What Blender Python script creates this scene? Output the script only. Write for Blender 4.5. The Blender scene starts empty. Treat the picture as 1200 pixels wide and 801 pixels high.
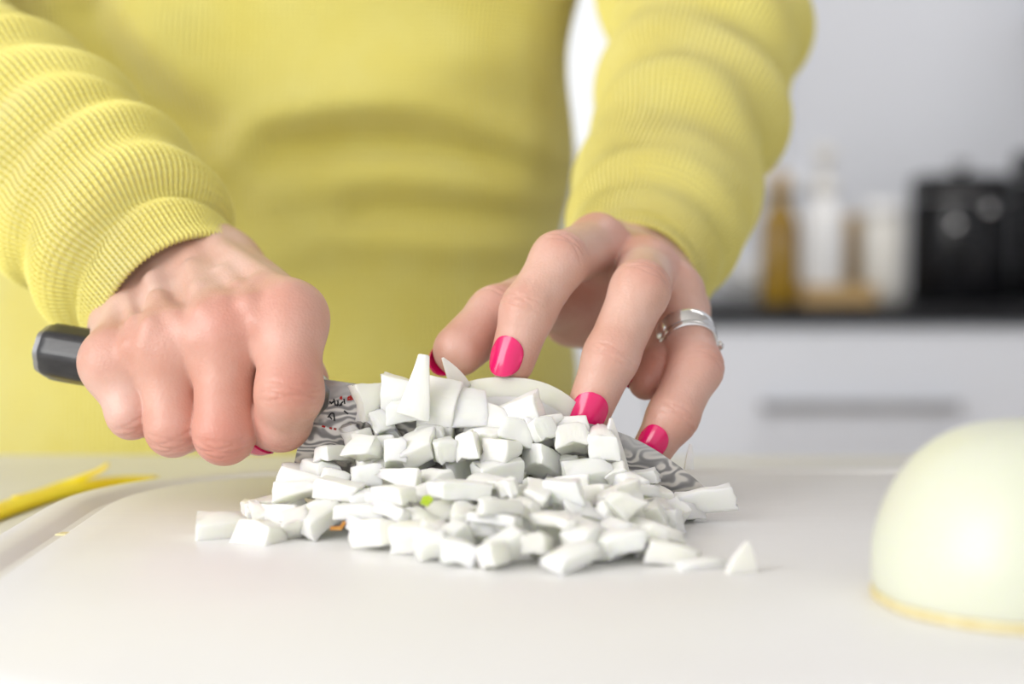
import bpy, bmesh, math, random
import numpy as np
from mathutils import Vector, Matrix, Euler

random.seed(7)
rng = np.random.default_rng(11)

# ------------------------------------------------------------------ camera
ZB = 0.92                 # height of the cutting board's top
WT = 0.905                # height of the worktops
CAMZ = ZB + 0.098
FPX = 2000.0              # focal length in pixels of the 1200 px frame
PITCH = math.radians(3.68)
scene = bpy.context.scene
COL = scene.collection
cam_d = bpy.data.cameras.new('camera')
cam = bpy.data.objects.new('camera', cam_d)
COL.objects.link(cam)
cam.location = (0, 0, CAMZ)
cam.rotation_euler = (math.pi / 2 - PITCH, 0, 0)
cam_d.sensor_width = 36
cam_d.lens = 60
cam_d.clip_start = 0.02
cam_d.dof.use_dof = True
cam_d.dof.focus_distance = 0.583
cam_d.dof.aperture_fstop = 4.9
scene.camera = cam

# ------------------------------------------------------------------ light
world = bpy.data.worlds.new('world')
scene.world = world
world.use_nodes = True
bg = world.node_tree.nodes['Background']
bg.inputs[0].default_value = (0.97, 0.985, 1.0, 1)
bg.inputs[1].default_value = 0.92

def area_light(name, loc, target, size, size_y, power, color):
    d = bpy.data.lights.new(name, 'AREA')
    d.shape = 'RECTANGLE'
    d.size = size; d.size_y = size_y; d.energy = power; d.color = color
    o = bpy.data.objects.new(name, d)
    COL.objects.link(o)
    o.location = loc
    o.rotation_euler = (Vector(target) - Vector(loc)).to_track_quat('-Z', 'Y').to_euler()
    return o
area_light('window_daylight', (-2.0, -0.9, 1.9), (0, 0.7, 1.0), 1.9, 1.5, 46, (1.0, 0.99, 0.97))
area_light('back_wall_fill', (0.9, 1.9, 2.5), (0.75, 2.9, 1.0), 0.9, 0.5, 11, (1.0, 0.99, 0.98))  # added fill that brightens the back wall, no visible lamp there

vs = scene.view_settings
scene.display_settings.display_device = 'sRGB'
vs.view_transform = 'Standard'
vs.look = 'None'
vs.exposure = 0.22
vs.gamma = 1
vs.use_curve_mapping = False

# ------------------------------------------------------------------ helpers
def P(px, py, d):
    """world point that stands d metres in front of the camera, for sizing from the photograph"""
    cx = (px - 600.0) / FPX
    cy = -(py - 400.5) / FPX
    y = math.cos(PITCH) + cy * math.sin(PITCH)
    z = -math.sin(PITCH) + cy * math.cos(PITCH)
    s = d / y
    return np.array([cx * s, d, CAMZ + z * s])

def link(o, parent=None):
    COL.objects.link(o)
    if parent is not None:
        o.parent = parent
        o.matrix_parent_inverse = parent.matrix_basis.inverted()
    return o

def tag(o, label=None, cat=None, group=None, kind=None):
    if label: o['label'] = label
    if cat: o['category'] = cat
    if group: o['group'] = group
    if kind: o['kind'] = kind
    return o

def empty(name, loc, label=None, cat=None, group=None, kind=None):
    o = bpy.data.objects.new(name, None)
    o.location = loc
    o.empty_display_size = 0.05
    COL.objects.link(o)
    return tag(o, label, cat, group, kind)

def mesh_obj(name, verts, faces, mat, parent=None, smooth=True, uv=None):
    me = bpy.data.meshes.new(name)
    if isinstance(faces, np.ndarray):
        faces = faces.tolist()
    me.from_pydata([tuple(map(float, v)) for v in verts], [], faces)
    if smooth:
        me.polygons.foreach_set('use_smooth', [True] * len(me.polygons))
    if uv is not None:
        l = me.uv_layers.new(name='UVMap')
        li = np.zeros(len(me.loops), dtype=np.int32)
        me.loops.foreach_get('vertex_index', li)
        l.data.foreach_set('uv', np.asarray(uv, dtype=np.float32)[li].ravel())
    me.materials.append(mat)
    me.update()
    o = bpy.data.objects.new(name, me)
    return link(o, parent)

def bm_obj(name, bm, mat, parent=None, smooth=False):
    bmesh.ops.recalc_face_normals(bm, faces=bm.faces)
    me = bpy.data.meshes.new(name)
    bm.to_mesh(me); bm.free()
    if smooth:
        me.polygons.foreach_set('use_smooth', [True] * len(me.polygons))
    me.materials.append(mat)
    o = bpy.data.objects.new(name, me)
    return link(o, parent)

def box_bm(x0, x1, y0, y1, z0, z1, bevel=0.0, seg=2, bm=None):
    b = bmesh.new()
    r = bmesh.ops.create_cube(b, size=1)
    for v in b.verts:
        v.co = Vector(((x0 + x1) / 2 + v.co.x * (x1 - x0), (y0 + y1) / 2 + v.co.y * (y1 - y0), (z0 + z1) / 2 + v.co.z * (z1 - z0)))
    if bevel > 0:
        bmesh.ops.bevel(b, geom=b.edges[:], offset=bevel, segments=seg, affect='EDGES', profile=0.5)
    return b

def box(name, x0, x1, y0, y1, z0, z1, mat, parent=None, bevel=0.0):
    return bm_obj(name, box_bm(x0, x1, y0, y1, z0, z1, bevel), mat, parent, smooth=False)

def lathe(name, profile, mat, parent=None, loc=(0, 0, 0), n=40, sx=1.0, sy=1.0):
    """profile: list of (radius, z) from bottom to top, closed at both ends"""
    verts, faces = [], []
    for r, z in profile:
        for i in range(n):
            a = 2 * math.pi * i / n
            verts.append((loc[0] + r * sx * math.cos(a), loc[1] + r * sy * math.sin(a), loc[2] + z))
    m = len(profile)
    for j in range(m - 1):
        for i in range(n):
            faces.append((j * n + i, j * n + (i + 1) % n, (j + 1) * n + (i + 1) % n, (j + 1) * n + i))
    faces.append(tuple(range(n - 1, -1, -1)))
    faces.append(tuple((m - 1) * n + i for i in range(n)))
    return mesh_obj(name, verts, faces, mat, parent)

def smooth_by_angle(o, ang=0.6):
    me = o.data
    bm = bmesh.new(); bm.from_mesh(me)
    for f in bm.faces: f.smooth = True
    for e in bm.edges:
        if len(e.link_faces) == 2 and e.calc_face_angle(0) > ang:
            e.smooth = False
    bm.to_mesh(me); bm.free()

# ------------------------------------------------------------------ materials
def mat(name, color, rough=0.5, metal=0.0, spec=0.5, sss=0.0, sss_r=(1, 0.4, 0.2), sss_s=0.004, coat=0.0, sheen=0.0, trans=0.0, ior=1.45):
    m = bpy.data.materials.new(name)
    m.use_nodes = True
    b = m.node_tree.nodes['Principled BSDF']
    b.inputs['Base Color'].default_value = (*color, 1)
    b.inputs['Roughness'].default_value = rough
    b.inputs['Metallic'].default_value = metal
    b.inputs['Specular IOR Level'].default_value = spec
    b.inputs['Subsurface Weight'].default_value = sss
    b.inputs['Subsurface Radius'].default_value = sss_r
    b.inputs['Subsurface Scale'].default_value = sss_s
    b.inputs['Coat Weight'].default_value = coat
    b.inputs['Sheen Weight'].default_value = sheen
    b.inputs['Transmission Weight'].default_value = trans
    b.inputs['IOR'].default_value = ior
    return m

class NT:
    def __init__(s, m):
        s.t = m.node_tree; s.n = s.t.nodes; s.l = s.t.links
        s.b = s.n['Principled BSDF']
    def add(s, typ, **kw):
        n = s.n.new(typ)
        for k, v in kw.items():
            if k.startswith('_'):
                setattr(n, k[1:], v)
            else:
                n.inputs[k.replace('__', ' ')].default_value = v
        return n
    def link(s, a, b): s.l.new(a, b)
    def ramp(s, fac, stops, interp='LINEAR'):
        r = s.n.new('ShaderNodeValToRGB')
        r.color_ramp.interpolation = interp
        e = r.color_ramp.elements
        while len(e) < len(stops): e.new(0.5)
        for i, (p, c) in enumerate(stops):
            e[i].position = p
            e[i].color = (*c, 1) if len(c) == 3 else c
        s.link(fac, r.inputs[0])
        return r.outputs[0]
    def math(s, op, a, b=None):
        n = s.n.new('ShaderNodeMath'); n.operation = op
        for i, v in enumerate((a, b)):
            if v is None: continue
            if isinstance(v, (int, float)): n.inputs[i].default_value = v
            else: s.link(v, n.inputs[i])
        return n.outputs[0]
    def mix(s, fac, a, b):
        n = s.n.new('ShaderNodeMix'); n.data_type = 'RGBA'
        for k, v in ((0, fac), (6, a), (7, b)):
            if isinstance(v, (int, float)): n.inputs[k].default_value = v
            elif isinstance(v, tuple): n.inputs[k].default_value = (*v, 1)
            else: s.link(v, n.inputs[k])
        return n.outputs[2]
    def bump(s, h, strength, dist):
        n = s.n.new('ShaderNodeBump')
        n.inputs['Strength'].default_value = strength
        n.inputs['Distance'].default_value = dist
        s.link(h, n.inputs['Height'])
        s.link(n.outputs[0], s.b.inputs['Normal'])
        return n

def noise_tint(m, c1, c2, scale, detail=3, coord='Object', bump=0.0, bdist=0.001, stretch=None):
    t = NT(m)
    tc = t.add('ShaderNodeTexCoord')
    src = tc.outputs[coord]
    if stretch:
        mp = t.add('ShaderNodeMapping'); mp.inputs['Scale'].default_value = stretch
        t.link(src, mp.inputs[0]); src = mp.outputs[0]
    n = t.add('ShaderNodeTexNoise', Scale=scale, Detail=detail)
    t.link(src, n.inputs['Vector'])
    c = t.ramp(n.outputs[0], [(0.35, c1), (0.65, c2)])
    t.link(c, t.b.inputs['Base Color'])
    if bump: t.bump(n.outputs[0], bump, bdist)
    return m

M = {}
M['wall'] = noise_tint(mat('painted_wall', (0.73, 0.745, 0.79), 0.8), (0.72, 0.735, 0.78), (0.74, 0.755, 0.80), 3)
M['ceiling'] = noise_tint(mat('ceiling_paint', (0.85, 0.85, 0.85), 0.9), (0.84, 0.84, 0.84), (0.86, 0.86, 0.86), 3)
M['floor'] = noise_tint(mat('floor_oak', (0.55, 0.42, 0.3), 0.5), (0.5, 0.38, 0.26), (0.62, 0.48, 0.34), 2, stretch=(1, 9, 1))
M['cab'] = noise_tint(mat('white_lacquer', (0.76, 0.79, 0.86), 0.35), (0.75, 0.785, 0.85), (0.77, 0.80, 0.87), 4)
M['islandtop'] = noise_tint(mat('white_worktop', (0.8, 0.79, 0.76), 0.4), (0.77, 0.76, 0.72), (0.82, 0.81, 0.78), 7)
M['blacktop'] = noise_tint(mat('black_stone', (0.012, 0.012, 0.014), 0.45, spec=0.25), (0.01, 0.01, 0.012), (0.02, 0.02, 0.023), 90)
M['frame'] = noise_tint(mat('window_paint', (0.85, 0.85, 0.85), 0.4), (0.84, 0.84, 0.84), (0.86, 0.86, 0.86), 5)
M['steel'] = noise_tint(mat('brushed_steel', (0.4, 0.4, 0.41), 0.38, 1.0), (0.36, 0.36, 0.37), (0.44, 0.44, 0.45), 40)
M['black'] = noise_tint(mat('gloss_black', (0.006, 0.006, 0.008), 0.16, spec=0.3), (0.005, 0.005, 0.006), (0.009, 0.009, 0.011), 30)
M['amber'] = noise_tint(mat('amber_oil', (0.27, 0.15, 0.012), 0.1), (0.2, 0.105, 0.01), (0.32, 0.19, 0.015), 12)
M['cream'] = noise_tint(mat('cream_ceramic', (0.74, 0.72, 0.66), 0.3), (0.7, 0.68, 0.62), (0.77, 0.75, 0.7), 9)
M['whitecer'] = noise_tint(mat('white_ceramic', (0.84, 0.84, 0.84), 0.25), (0.82, 0.82, 0.82), (0.86, 0.86, 0.86), 9)
M['wood'] = noise_tint(mat('light_wood', (0.5, 0.33, 0.14), 0.5), (0.42, 0.26, 0.1), (0.58, 0.4, 0.18), 30, stretch=(1, 1, 8))
M['yellowstrip'] = noise_tint(mat('yellow_peel', (0.97, 0.76, 0.02), 0.4, sss=0.1), (0.98, 0.80, 0.025), (0.95, 0.70, 0.015), 60)
M['denim'] = noise_tint(mat('denim', (0.06, 0.09, 0.16), 0.9), (0.05, 0.08, 0.14), (0.08, 0.11, 0.19), 300)
M['nail'] = noise_tint(mat('pink_nail_polish', (0.72, 0.003, 0.1), 0.22, coat=0.5), (0.72, 0.003, 0.125), (0.76, 0.004, 0.135), 20)
M['silver'] = noise_tint(mat('polished_silver', (0.8, 0.8, 0.8), 0.14, 1.0), (0.78, 0.78, 0.79), (0.83, 0.83, 0.83), 200)
M['gem'] = noise_tint(mat('clear_gem', (0.95, 0.95, 1.0), 0.02, trans=0.9, ior=2.2), (0.94, 0.94, 0.99), (0.96, 0.96, 1.0), 50)
M['ink'] = noise_tint(mat('black_ink', (0.008, 0.008, 0.012), 0.5), (0.006, 0.006, 0.01), (0.012, 0.012, 0.016), 500)
M['redink'] = noise_tint(mat('red_ink', (0.6, 0.03, 0.02), 0.5), (0.55, 0.025, 0.018), (0.66, 0.035, 0.025), 500)
M['skinchip'] = noise_tint(mat('dry_onion_skin', (0.6, 0.27, 0.05), 0.5), (0.5, 0.2, 0.03), (0.66, 0.36, 0.09), 300)
M['palechip'] = noise_tint(mat('pale_onion_skin', (0.78, 0.68, 0.36), 0.5), (0.8, 0.72, 0.42), (0.72, 0.6, 0.28), 300)
M['sprout'] = noise_tint(mat('green_sprout', (0.45, 0.62, 0.03), 0.4, sss=0.2), (0.42, 0.6, 0.02), (0.55, 0.7, 0.08), 400)

# cutting board: white plastic with faint knife marks and wear
m = mat('white_board', (0.8, 0.79, 0.775), 0.38, sss=0.0)
t = NT(m)
tc = t.add('ShaderNodeTexCoord')
mp = t.add('ShaderNodeMapping'); mp.inputs['Scale'].default_value = (1, 22, 1); mp.inputs['Rotation'].default_value = (0, 0, 0.2)
t.link(tc.outputs['Object'], mp.inputs[0])
n1 = t.add('ShaderNodeTexNoise', Scale=26, Detail=4); t.link(mp.outputs[0], n1.inputs['Vector'])
n2 = t.add('ShaderNodeTexNoise', Scale=9, Detail=2); t.link(tc.outputs['Object'], n2.inputs['Vector'])
c2 = t.ramp(n2.outputs[0], [(0.35, (0.81, 0.80, 0.795)), (0.65, (0.84, 0.835, 0.83))])
t.link(c2, t.b.inputs['Base Color'])
rr = t.ramp(n1.outputs[0], [(0.4, (0.33,) * 3), (0.6, (0.42,) * 3)])
t.link(rr, t.b.inputs['Roughness'])
t.bump(n1.outputs[0], 0.03, 0.0005)
M['board'] = m

# skin: warm base, redder where the attribute says (knuckles, finger ends), fine lines
m = mat('skin', (0.72, 0.44, 0.33), 0.42, sss=0.22, sss_r=(1.0, 0.35, 0.2), sss_s=0.0035)
t = NT(m)
tc = t.add('ShaderNodeTexCoord')
at = t.add('ShaderNodeAttribute', _attribute_name='red')
n1 = t.add('ShaderNodeTexNoise', Scale=110, Detail=4); t.link(tc.outputs['Object'], n1.inputs['Vector'])
n2 = t.add('ShaderNodeTexNoise', Scale=45, Detail=3); t.link(tc.outputs['Object'], n2.inputs['Vector'])
base = t.ramp(n2.outputs[0], [(0.3, (0.61, 0.355, 0.27)), (0.5, (0.68, 0.435, 0.35)), (0.7, (0.73, 0.495, 0.42))])
fac = t.math('MULTIPLY', at.outputs['Fac'], 0.62)
c = t.mix(fac, base, (0.56, 0.16, 0.11))
t.link(c, t.b.inputs['Base Color'])
vo = t.add('ShaderNodeTexVoronoi', Scale=900); t.link(tc.outputs['Object'], vo.inputs['Vector'])
h = t.math('ADD', t.math('MULTIPLY', n1.outputs[0], 1.2), t.math('MULTIPLY', vo.outputs['Distance'], 0.35))
t.bump(h, 0.42, 0.0006)
M['skin'] = m

# ribbed knit: u runs around (one rib per unit), v runs along
def knit(name, depth):
    m = mat(name, (0.86, 0.75, 0.16), 0.85, sheen=0.4, spec=0.2)
    t = NT(m)
    uv = t.add('ShaderNodeUVMap'); sp = t.add('ShaderNodeSeparateXYZ'); t.link(uv.outputs[0], sp.inputs[0])
    tc = t.add('ShaderNodeTexCoord')
    n = t.add('ShaderNodeTexNoise', Scale=30, Detail=3); t.link(tc.outputs['Object'], n.inputs['Vector'])
    nf = t.add('ShaderNodeTexNoise', Scale=900, Detail=2); t.link(tc.outputs['Object'], nf.inputs['Vector'])
    base = t.ramp(n.outputs[0], [(0.3, (0.93, 0.83, 0.215)), (0.7, (0.95, 0.87, 0.27))])
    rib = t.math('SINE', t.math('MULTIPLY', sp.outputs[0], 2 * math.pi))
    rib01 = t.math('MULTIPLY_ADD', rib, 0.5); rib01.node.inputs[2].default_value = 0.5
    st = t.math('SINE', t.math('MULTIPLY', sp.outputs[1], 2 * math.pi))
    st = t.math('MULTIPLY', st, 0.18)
    # furrow shade put into the colour: deeper yellow between the ribs
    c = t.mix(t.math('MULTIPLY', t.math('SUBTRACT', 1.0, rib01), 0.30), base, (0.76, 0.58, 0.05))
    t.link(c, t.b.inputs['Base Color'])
    h = t.math('ADD', t.math('ADD', rib01, st), t.math('MULTIPLY', nf.outputs[0], 0.5))
    t.bump(h, 0.9, depth)
    return m
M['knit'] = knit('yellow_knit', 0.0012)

# onion flesh
def onion_mat(name, c1, c2, rough, veins=1.0):
    m = mat(name, c1, rough, sss=0.6, sss_r=(0.9, 1.0, 0.65), sss_s=0.006, spec=0.55)
    t = NT(m)
    tc = t.add('ShaderNodeTexCoord')
    oi = t.add('ShaderNodeObjectInfo')
    n = t.add('ShaderNodeTexNoise', Scale=120, Detail=2); t.link(tc.outputs['Object'], n.inputs['Vector'])
    mp = t.add('ShaderNodeMapping'); mp.inputs['Scale'].default_value = (1, 7, 1)
    t.link(tc.outputs['Object'], mp.inputs[0])
    n2 = t.add('ShaderNodeTexNoise', Scale=130, Detail=2); t.link(mp.outputs[0], n2.inputs['Vector'])
    f = t.math('MULTIPLY_ADD', oi.outputs['Random'], 0.55); t.link(t.math('MULTIPLY', n.outputs[0], 0.5), f.node.inputs[2])
    c = t.ramp(f, [(0.25, c1), (0.8, c2)])
    t.link(c, t.b.inputs['Base Color'])
    t.bump(n2.outputs[0], 0.22 * veins, 0.0008)
    return m
M['onion'] = onion_mat('onion_flesh', (0.88, 0.90, 0.855), (0.90, 0.895, 0.80), 0.28)
M['onionhalf'] = onion_mat('onion_half_skin', (0.69, 0.71, 0.585), (0.72, 0.735, 0.62), 0.33, 0.4)
M['onionouter'] = onion_mat('onion_outer_layer', (0.80, 0.805, 0.67), (0.835, 0.84, 0.73), 0.3, 0.5)

# layered steel of the blade
m = mat('layered_steel', (0.4, 0.4, 0.42), 0.33, 0.7)
t = NT(m)
tc = t.add('ShaderNodeTexCoord')
mp = t.add('ShaderNodeMapping'); mp.inputs['Scale'].default_value = (0.8, 0.05, 1.2)
t.link(tc.outputs['Object'], mp.inputs[0])
n = t.add('ShaderNodeTexNoise', Scale=95, Detail=1.5, Roughness=0.45, Distortion=0.4); t.link(mp.outputs[0], n.inputs['Vector'])
sp = t.add('ShaderNodeSeparateXYZ'); t.link(tc.outputs['Object'], sp.inputs[0])
# distance across the blade, from the edge up
wv = t.math('ADD', sp.outputs[2], t.math('MULTIPLY', sp.outputs[0], 0.165))
lay = t.math('ADD', t.math('MULTIPLY', wv, 1900.0), t.math('MULTIPLY', n.outputs[0], 52.0))
s = t.math('SINE', lay)
s01 = t.math('MULTIPLY_ADD', s, 0.5); s01.node.inputs[2].default_value = 0.5
zsp = float(P(600, 481, 0.587)[2])
plain = t.math('MULTIPLY', t.math('SUBTRACT', wv, zsp - 0.0085), 260.0); plain.node.use_clamp = True
c = t.ramp(s01, [(0.0, (0.27, 0.26, 0.265)), (0.4, (0.36, 0.35, 0.35)), (0.75, (0.66, 0.63, 0.61)), (1.0, (0.74, 0.70, 0.67))])
c = t.mix(t.math('MULTIPLY', plain, 0.85), c, (0.52, 0.515, 0.525))
t.link(c, t.b.inputs['Base Color'])
r = t.ramp(s01, [(0.0, (0.46,) * 3), (1.0, (0.30,) * 3)])
t.link(r, t.b.inputs['Roughness'])
M['damascus'] = m
m = mat('dark_handle', (0.018, 0.018, 0.021), 0.3, coat=0.25)
M['handle'] = noise_tint(m, (0.014, 0.014, 0.017), (0.026, 0.025, 0.028), 60, stretch=(1, 8, 8))

# window pane
m = mat('window_glass', (1, 1, 1), 0.0, trans=1.0, ior=1.01, spec=0.2)
M['glass'] = noise_tint(m, (0.985, 0.99, 0.99), (1, 1, 1), 2)

# ------------------------------------------------------------------ the room
def struct(o): return tag(o, kind='structure')
YB = 3.1                    # back wall
WX0, WX1, WZ0, WZ1 = -0.95, 0.50, ZB + 0.198, 2.05
fl = struct(box('floor', -2.6, 2.6, -2.6, YB + 0.1, -0.05, 0.0, M['floor']))
bmw = bmesh.new()
for a in ((-2.6, WX0, 0, 2.55), (WX1, 2.6, 0, 2.55), (WX0, WX1, 0, WZ0), (WX0, WX1, WZ1, 2.55)):
    b = box_bm(a[0], a[1], YB, YB + 0.14, a[2], a[3])
    me = bpy.data.meshes.new('tmp'); b.to_mesh(me); b.free(); bmw.from_mesh(me)
    bpy.data.meshes.remove(me)
struct(bm_obj('wall_back', bmw, M['wall']))
struct(box('wall_left', -2.7, -2.6, 0.9, YB + 0.14, 0, 2.55, M['wall']))
struct(box('wall_right', 2.6, 2.7, -2.6, YB + 0.14, 0, 2.55, M['wall']))
struct(box('ceiling', -2.6, 2.7, -1.2, YB + 0.14, 2.55, 2.65, M['ceiling']))
w = empty('window_1', ((WX0 + WX1) / 2, YB + 0.07, WZ0), kind='structure')
f = 0.05
box('window_frame', WX0, WX0 + f, YB + 0.05, YB + 0.11, WZ0, WZ1, M['frame'], w)
box('window_frame', WX1 - f, WX1, YB + 0.05, YB + 0.11, WZ0, WZ1, M['frame'], w)
box('window_frame', WX0 + f, WX1 - f, YB + 0.05, YB + 0.11, WZ0, WZ0 + f, M['frame'], w)
box('window_frame', WX0 + f, WX1 - f, YB + 0.05, YB + 0.11, WZ1 - f, WZ1, M['frame'], w)
box('mullion', -0.25, -0.2, YB + 0.055, YB + 0.105, WZ0 + f, WZ1 - f, M['frame'], w)
box('pane', WX0 + f, -0.25, YB + 0.075, YB + 0.08, WZ0 + f, WZ1 - f, M['glass'], w)
box('pane', -0.2, WX1 - f, YB + 0.075, YB + 0.08, WZ0 + f, WZ1 - f, M['glass'], w)
box('window_sill', WX0 - 0.03, WX1 + 0.03, YB - 0.03, YB + 0.05, WZ0 - 0.025, WZ0, M['frame'], w)

# ---- back kitchen row: cabinet units, worktop
CY0, CY1 = 2.53, YB
units = [(-1.59, -0.99), (-0.99, -0.39), (-0.39, 0.21), (0.21, 0.81), (0.81, 1.41), (1.41, 2.01)]
unit_lab = ['in the corner past the window', 'under the window half nearest the corner', 'standing under the window behind the person',
            'under the amber oil bottle', 'next to the one under the black canisters', 'under the last wall cabinet']
unit_lab[3] = 'below the oil bottle and the jars'
unit_lab[4] = 'below the tallest black canister'
for (x0, x1), ll in zip(units, unit_lab):
    c = empty('base_cabinet', ((x0 + x1) / 2, CY0, 0), 'white base cabinet with bar handled drawers ' + ll, 'cabinet', 'white base cabinets along the back wall')
    box('body', x0 + 0.001, x1 - 0.001, CY0, CY1 - 0.002, 0.1, WT - 0.0225, M['cab'], c)
    box('plinth', x0 + 0.001, x1 - 0.001, CY0 + 0.05, CY0 + 0.07, 0.0, 0.1, M['cab'], c)
    z = [0.105, 0.38, 0.62, WT - 0.026]
    z = [0.105, 0.415, 0.655, WT - 0.026]
    for k in range(3):
        dr = box('drawer_front', x0 + 0.003, x1 - 0.003, CY0 - 0.02, CY0, z[k], z[k + 1] - 0.004, M['cab'], c, bevel=0.0015)
        xm = (x0 + x1) / 2
        zh = ZB - 0.157 if k == 2 else (z[k + 1] - 0.09)
        hb = bmesh.new()
        for a in ((xm - 0.147, xm + 0.147, CY0 - 0.05, CY0 - 0.038, zh - 0.007, zh + 0.007), (xm - 0.13, xm - 0.118, CY0 - 0.04, CY0 - 0.019, zh - 0.005, zh + 0.005), (xm + 0.118, xm + 0.13, CY0 - 0.04, CY0 - 0.019, zh - 0.005, zh + 0.005)):
            b = box_bm(*a, bevel=0.002)
            me = bpy.data.meshes.new('tmp'); b.to_mesh(me); b.free(); hb.from_mesh(me); bpy.data.meshes.remove(me)
        bm_obj('bar_handle', hb, M['steel'], dr)
tag(box('black_worktop', -1.6, 2.02, CY0 - 0.028, YB - 0.001, WT - 0.0225, WT, M['blacktop'], bevel=0.002), 'long black stone worktop along the back wall', 'worktop')
ux = [(0.93, 1.53), (1.53, 2.13)]
for (x0, x1), ll in zip(ux, ('above the black canisters', 'at the end of the row')):
    c = empty('wall_cabinet', ((x0 + x1) / 2, YB, ZB + 0.476), 'white wall cabinet with plain door ' + ll, 'cabinet', 'white wall cabinets')
    box('body', x0 + 0.001, x1 - 0.001, YB - 0.35, YB - 0.001, ZB + 0.472, ZB + 1.15, M['cab'], c)
    box('door', x0 + 0.003, x1 - 0.003, YB - 0.37, YB - 0.35, ZB + 0.47, ZB + 1.15, M['cab'], c, bevel=0.0015)

# ---- things on the back worktop
def XB(px, d): return (px - 600) / FPX * d
# amber bottle
c = empty('oil_bottle', (XB(915, 2.72), 2.72, WT), 'amber glass oil bottle with a dark stopper on the black worktop', 'bottle')
x, y = XB(913, 2.72), 2.72
lathe('bottle_body', [(0.0, 0), (0.03, 0), (0.031, 0.006), (0.031, 0.12), (0.028, 0.135), (0.014, 0.155), (0.0135, 0.175), (0.016, 0.176), (0.016, 0.184), (0, 0.184)][1:-1], M['amber'], c, (x, y, WT))
lathe('stopper', [(0.012, 0.18), (0.014, 0.184), (0.015, 0.2), (0.012, 0.206), (0.003, 0.207)], M['wood'], c, (x, y, WT))
# white pump bottle on a wooden base
x, y = XB(965, 2.7), 2.7
c = empty('soap_dispenser', (x, y, WT), 'tall white dispenser bottle with pump on a pale wooden tray', 'bottle')
lathe('bottle_body', [(0.030, 0.0142), (0.033, 0.02), (0.033, 0.13), (0.03, 0.148), (0.016, 0.16), (0.015, 0.175), (0.004, 0.176)], M['whitecer'], c, (x, y, WT))
lathe('pump', [(0.017, 0.172), (0.018, 0.18), (0.018, 0.195), (0.007, 0.198), (0.007, 0.225), (0.016, 0.228), (0.017, 0.24), (0.012, 0.248), (0.003, 0.249)], M['cream'], c, (x, y, WT))
tr = empty('wooden_tray', (x + 0.015, y, WT), 'small pale wooden tray under the white dispenser bottle', 'tray')
box('tray_base', x - 0.04, x + 0.075, y - 0.05, y + 0.05, WT, WT + 0.014, M['wood'], tr, bevel=0.003)
for sx0, sx1, sy0, sy1 in ((x - 0.04, x + 0.075, y - 0.05, y - 0.044), (x - 0.04, x + 0.075, y + 0.044, y + 0.05), (x + 0.069, x + 0.075, y - 0.044, y + 0.044), (x - 0.04, x - 0.034, y - 0.044, y + 0.044)):
    box('tray_rim', sx0, sx1, sy0, sy1, WT + 0.012, WT + 0.03, M['wood'], tr, bevel=0.0015)
# wooden pepper mill behind
x, y = XB(998, 2.9), 2.9
c = empty('pepper_mill', (x, y, WT), 'light wood pepper mill behind the white dispenser bottle', 'pepper mill')
lathe('mill_body', [(0.024, 0), (0.025, 0.01), (0.019, 0.05), (0.018, 0.07), (0.022, 0.095), (0.019, 0.105)], M['wood'], c, (x, y, WT))
lathe('mill_head', [(0.018, 0.105), (0.021, 0.112), (0.021, 0.13), (0.012, 0.142), (0.003, 0.144)], M['wood'], c, (x, y, WT))
# cream jar
x, y = XB(1034, 2.74), 2.74
c = empty('storage_jar', (x, y, WT), 'tall cream storage jar with pale lid beside the black canister', 'jar')
lathe('jar_body', [(0.032, 0), (0.034, 0.005), (0.034, 0.13), (0.031, 0.138)], M['cream'], c, (x, y, WT))
lathe('lid', [(0.032, 0.138), (0.036, 0.14), (0.036, 0.158), (0.03, 0.163), (0.003, 0.164)], M['whitecer'], c, (x, y, WT))
# grey-white bottle near the window edge
x, y = XB(880, 2.95), 2.95
c = empty('white_bowl', (x, y, WT), 'white ceramic bowl at the back of the black worktop', 'bowl')
lathe('bowl_body', [(0.03, 0), (0.034, 0.004), (0.05, 0.02), (0.062, 0.045), (0.066, 0.062), (0.063, 0.062), (0.047, 0.024), (0.03, 0.012), (0.003, 0.01)], M['whitecer'], c, (x, y, WT))
# black canisters
def canister(px0, px1, d, h, label, sx=1.0):
    x = XB((px0 + px1) / 2, d); r = (px1 - px0) / 2 / FPX * d
    c = empty('black_canister', (x, d, WT), label, 'canister', 'black canisters on the back worktop')
    lathe('canister_body', [(r * .96, 0), (r, 0.006), (r, h * .80), (r * .98, h * .82)], M['black'], c, (x, d, WT), n=56)
    lathe('lid', [(r * .99, h * .82), (r * 1.01, h * .83), (r * 1.01, h * .95), (r * .93, h * .99), (r * .3, h)], M['black'], c, (x, d, WT), n=56)
    lathe('lid_knob', [(r * .12, h * .99), (r * .1, h * 1.02), (r * .2, h * 1.05), (r * .2, h * 1.09), (r * .05, h * 1.11)], M['steel'], c, (x, d, WT))
    lathe('band', [(r * 1.0, h * .80), (r * 1.012, h * .803), (r * 1.012, h * .817), (r * 1.0, h * .82)], M['steel'], c, (x, d, WT), n=56)
    for an, hh in ((-1.25, .72), (-1.9, .60)):  # mirror beads added only to catch the light as bright spots
        q = (x + r * 1.0 * math.cos(an), d + r * 1.0 * math.sin(an), WT + h * hh)
        lathe('glint_bead', [(.001, -.009), (.005, -.0075), (.008, -.004), (.009, 0), (.008, .004), (.005, .0075), (.001, .009)], M['silver'], c, q, n=20)
    return c
canister(1066, 1182, 2.74, 0.205, 'glossy black canister with steel knob beside the cream jar')
canister(1186, 1310, 2.78, 0.245, 'tallest glossy black canister beside the shorter black one')

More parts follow.
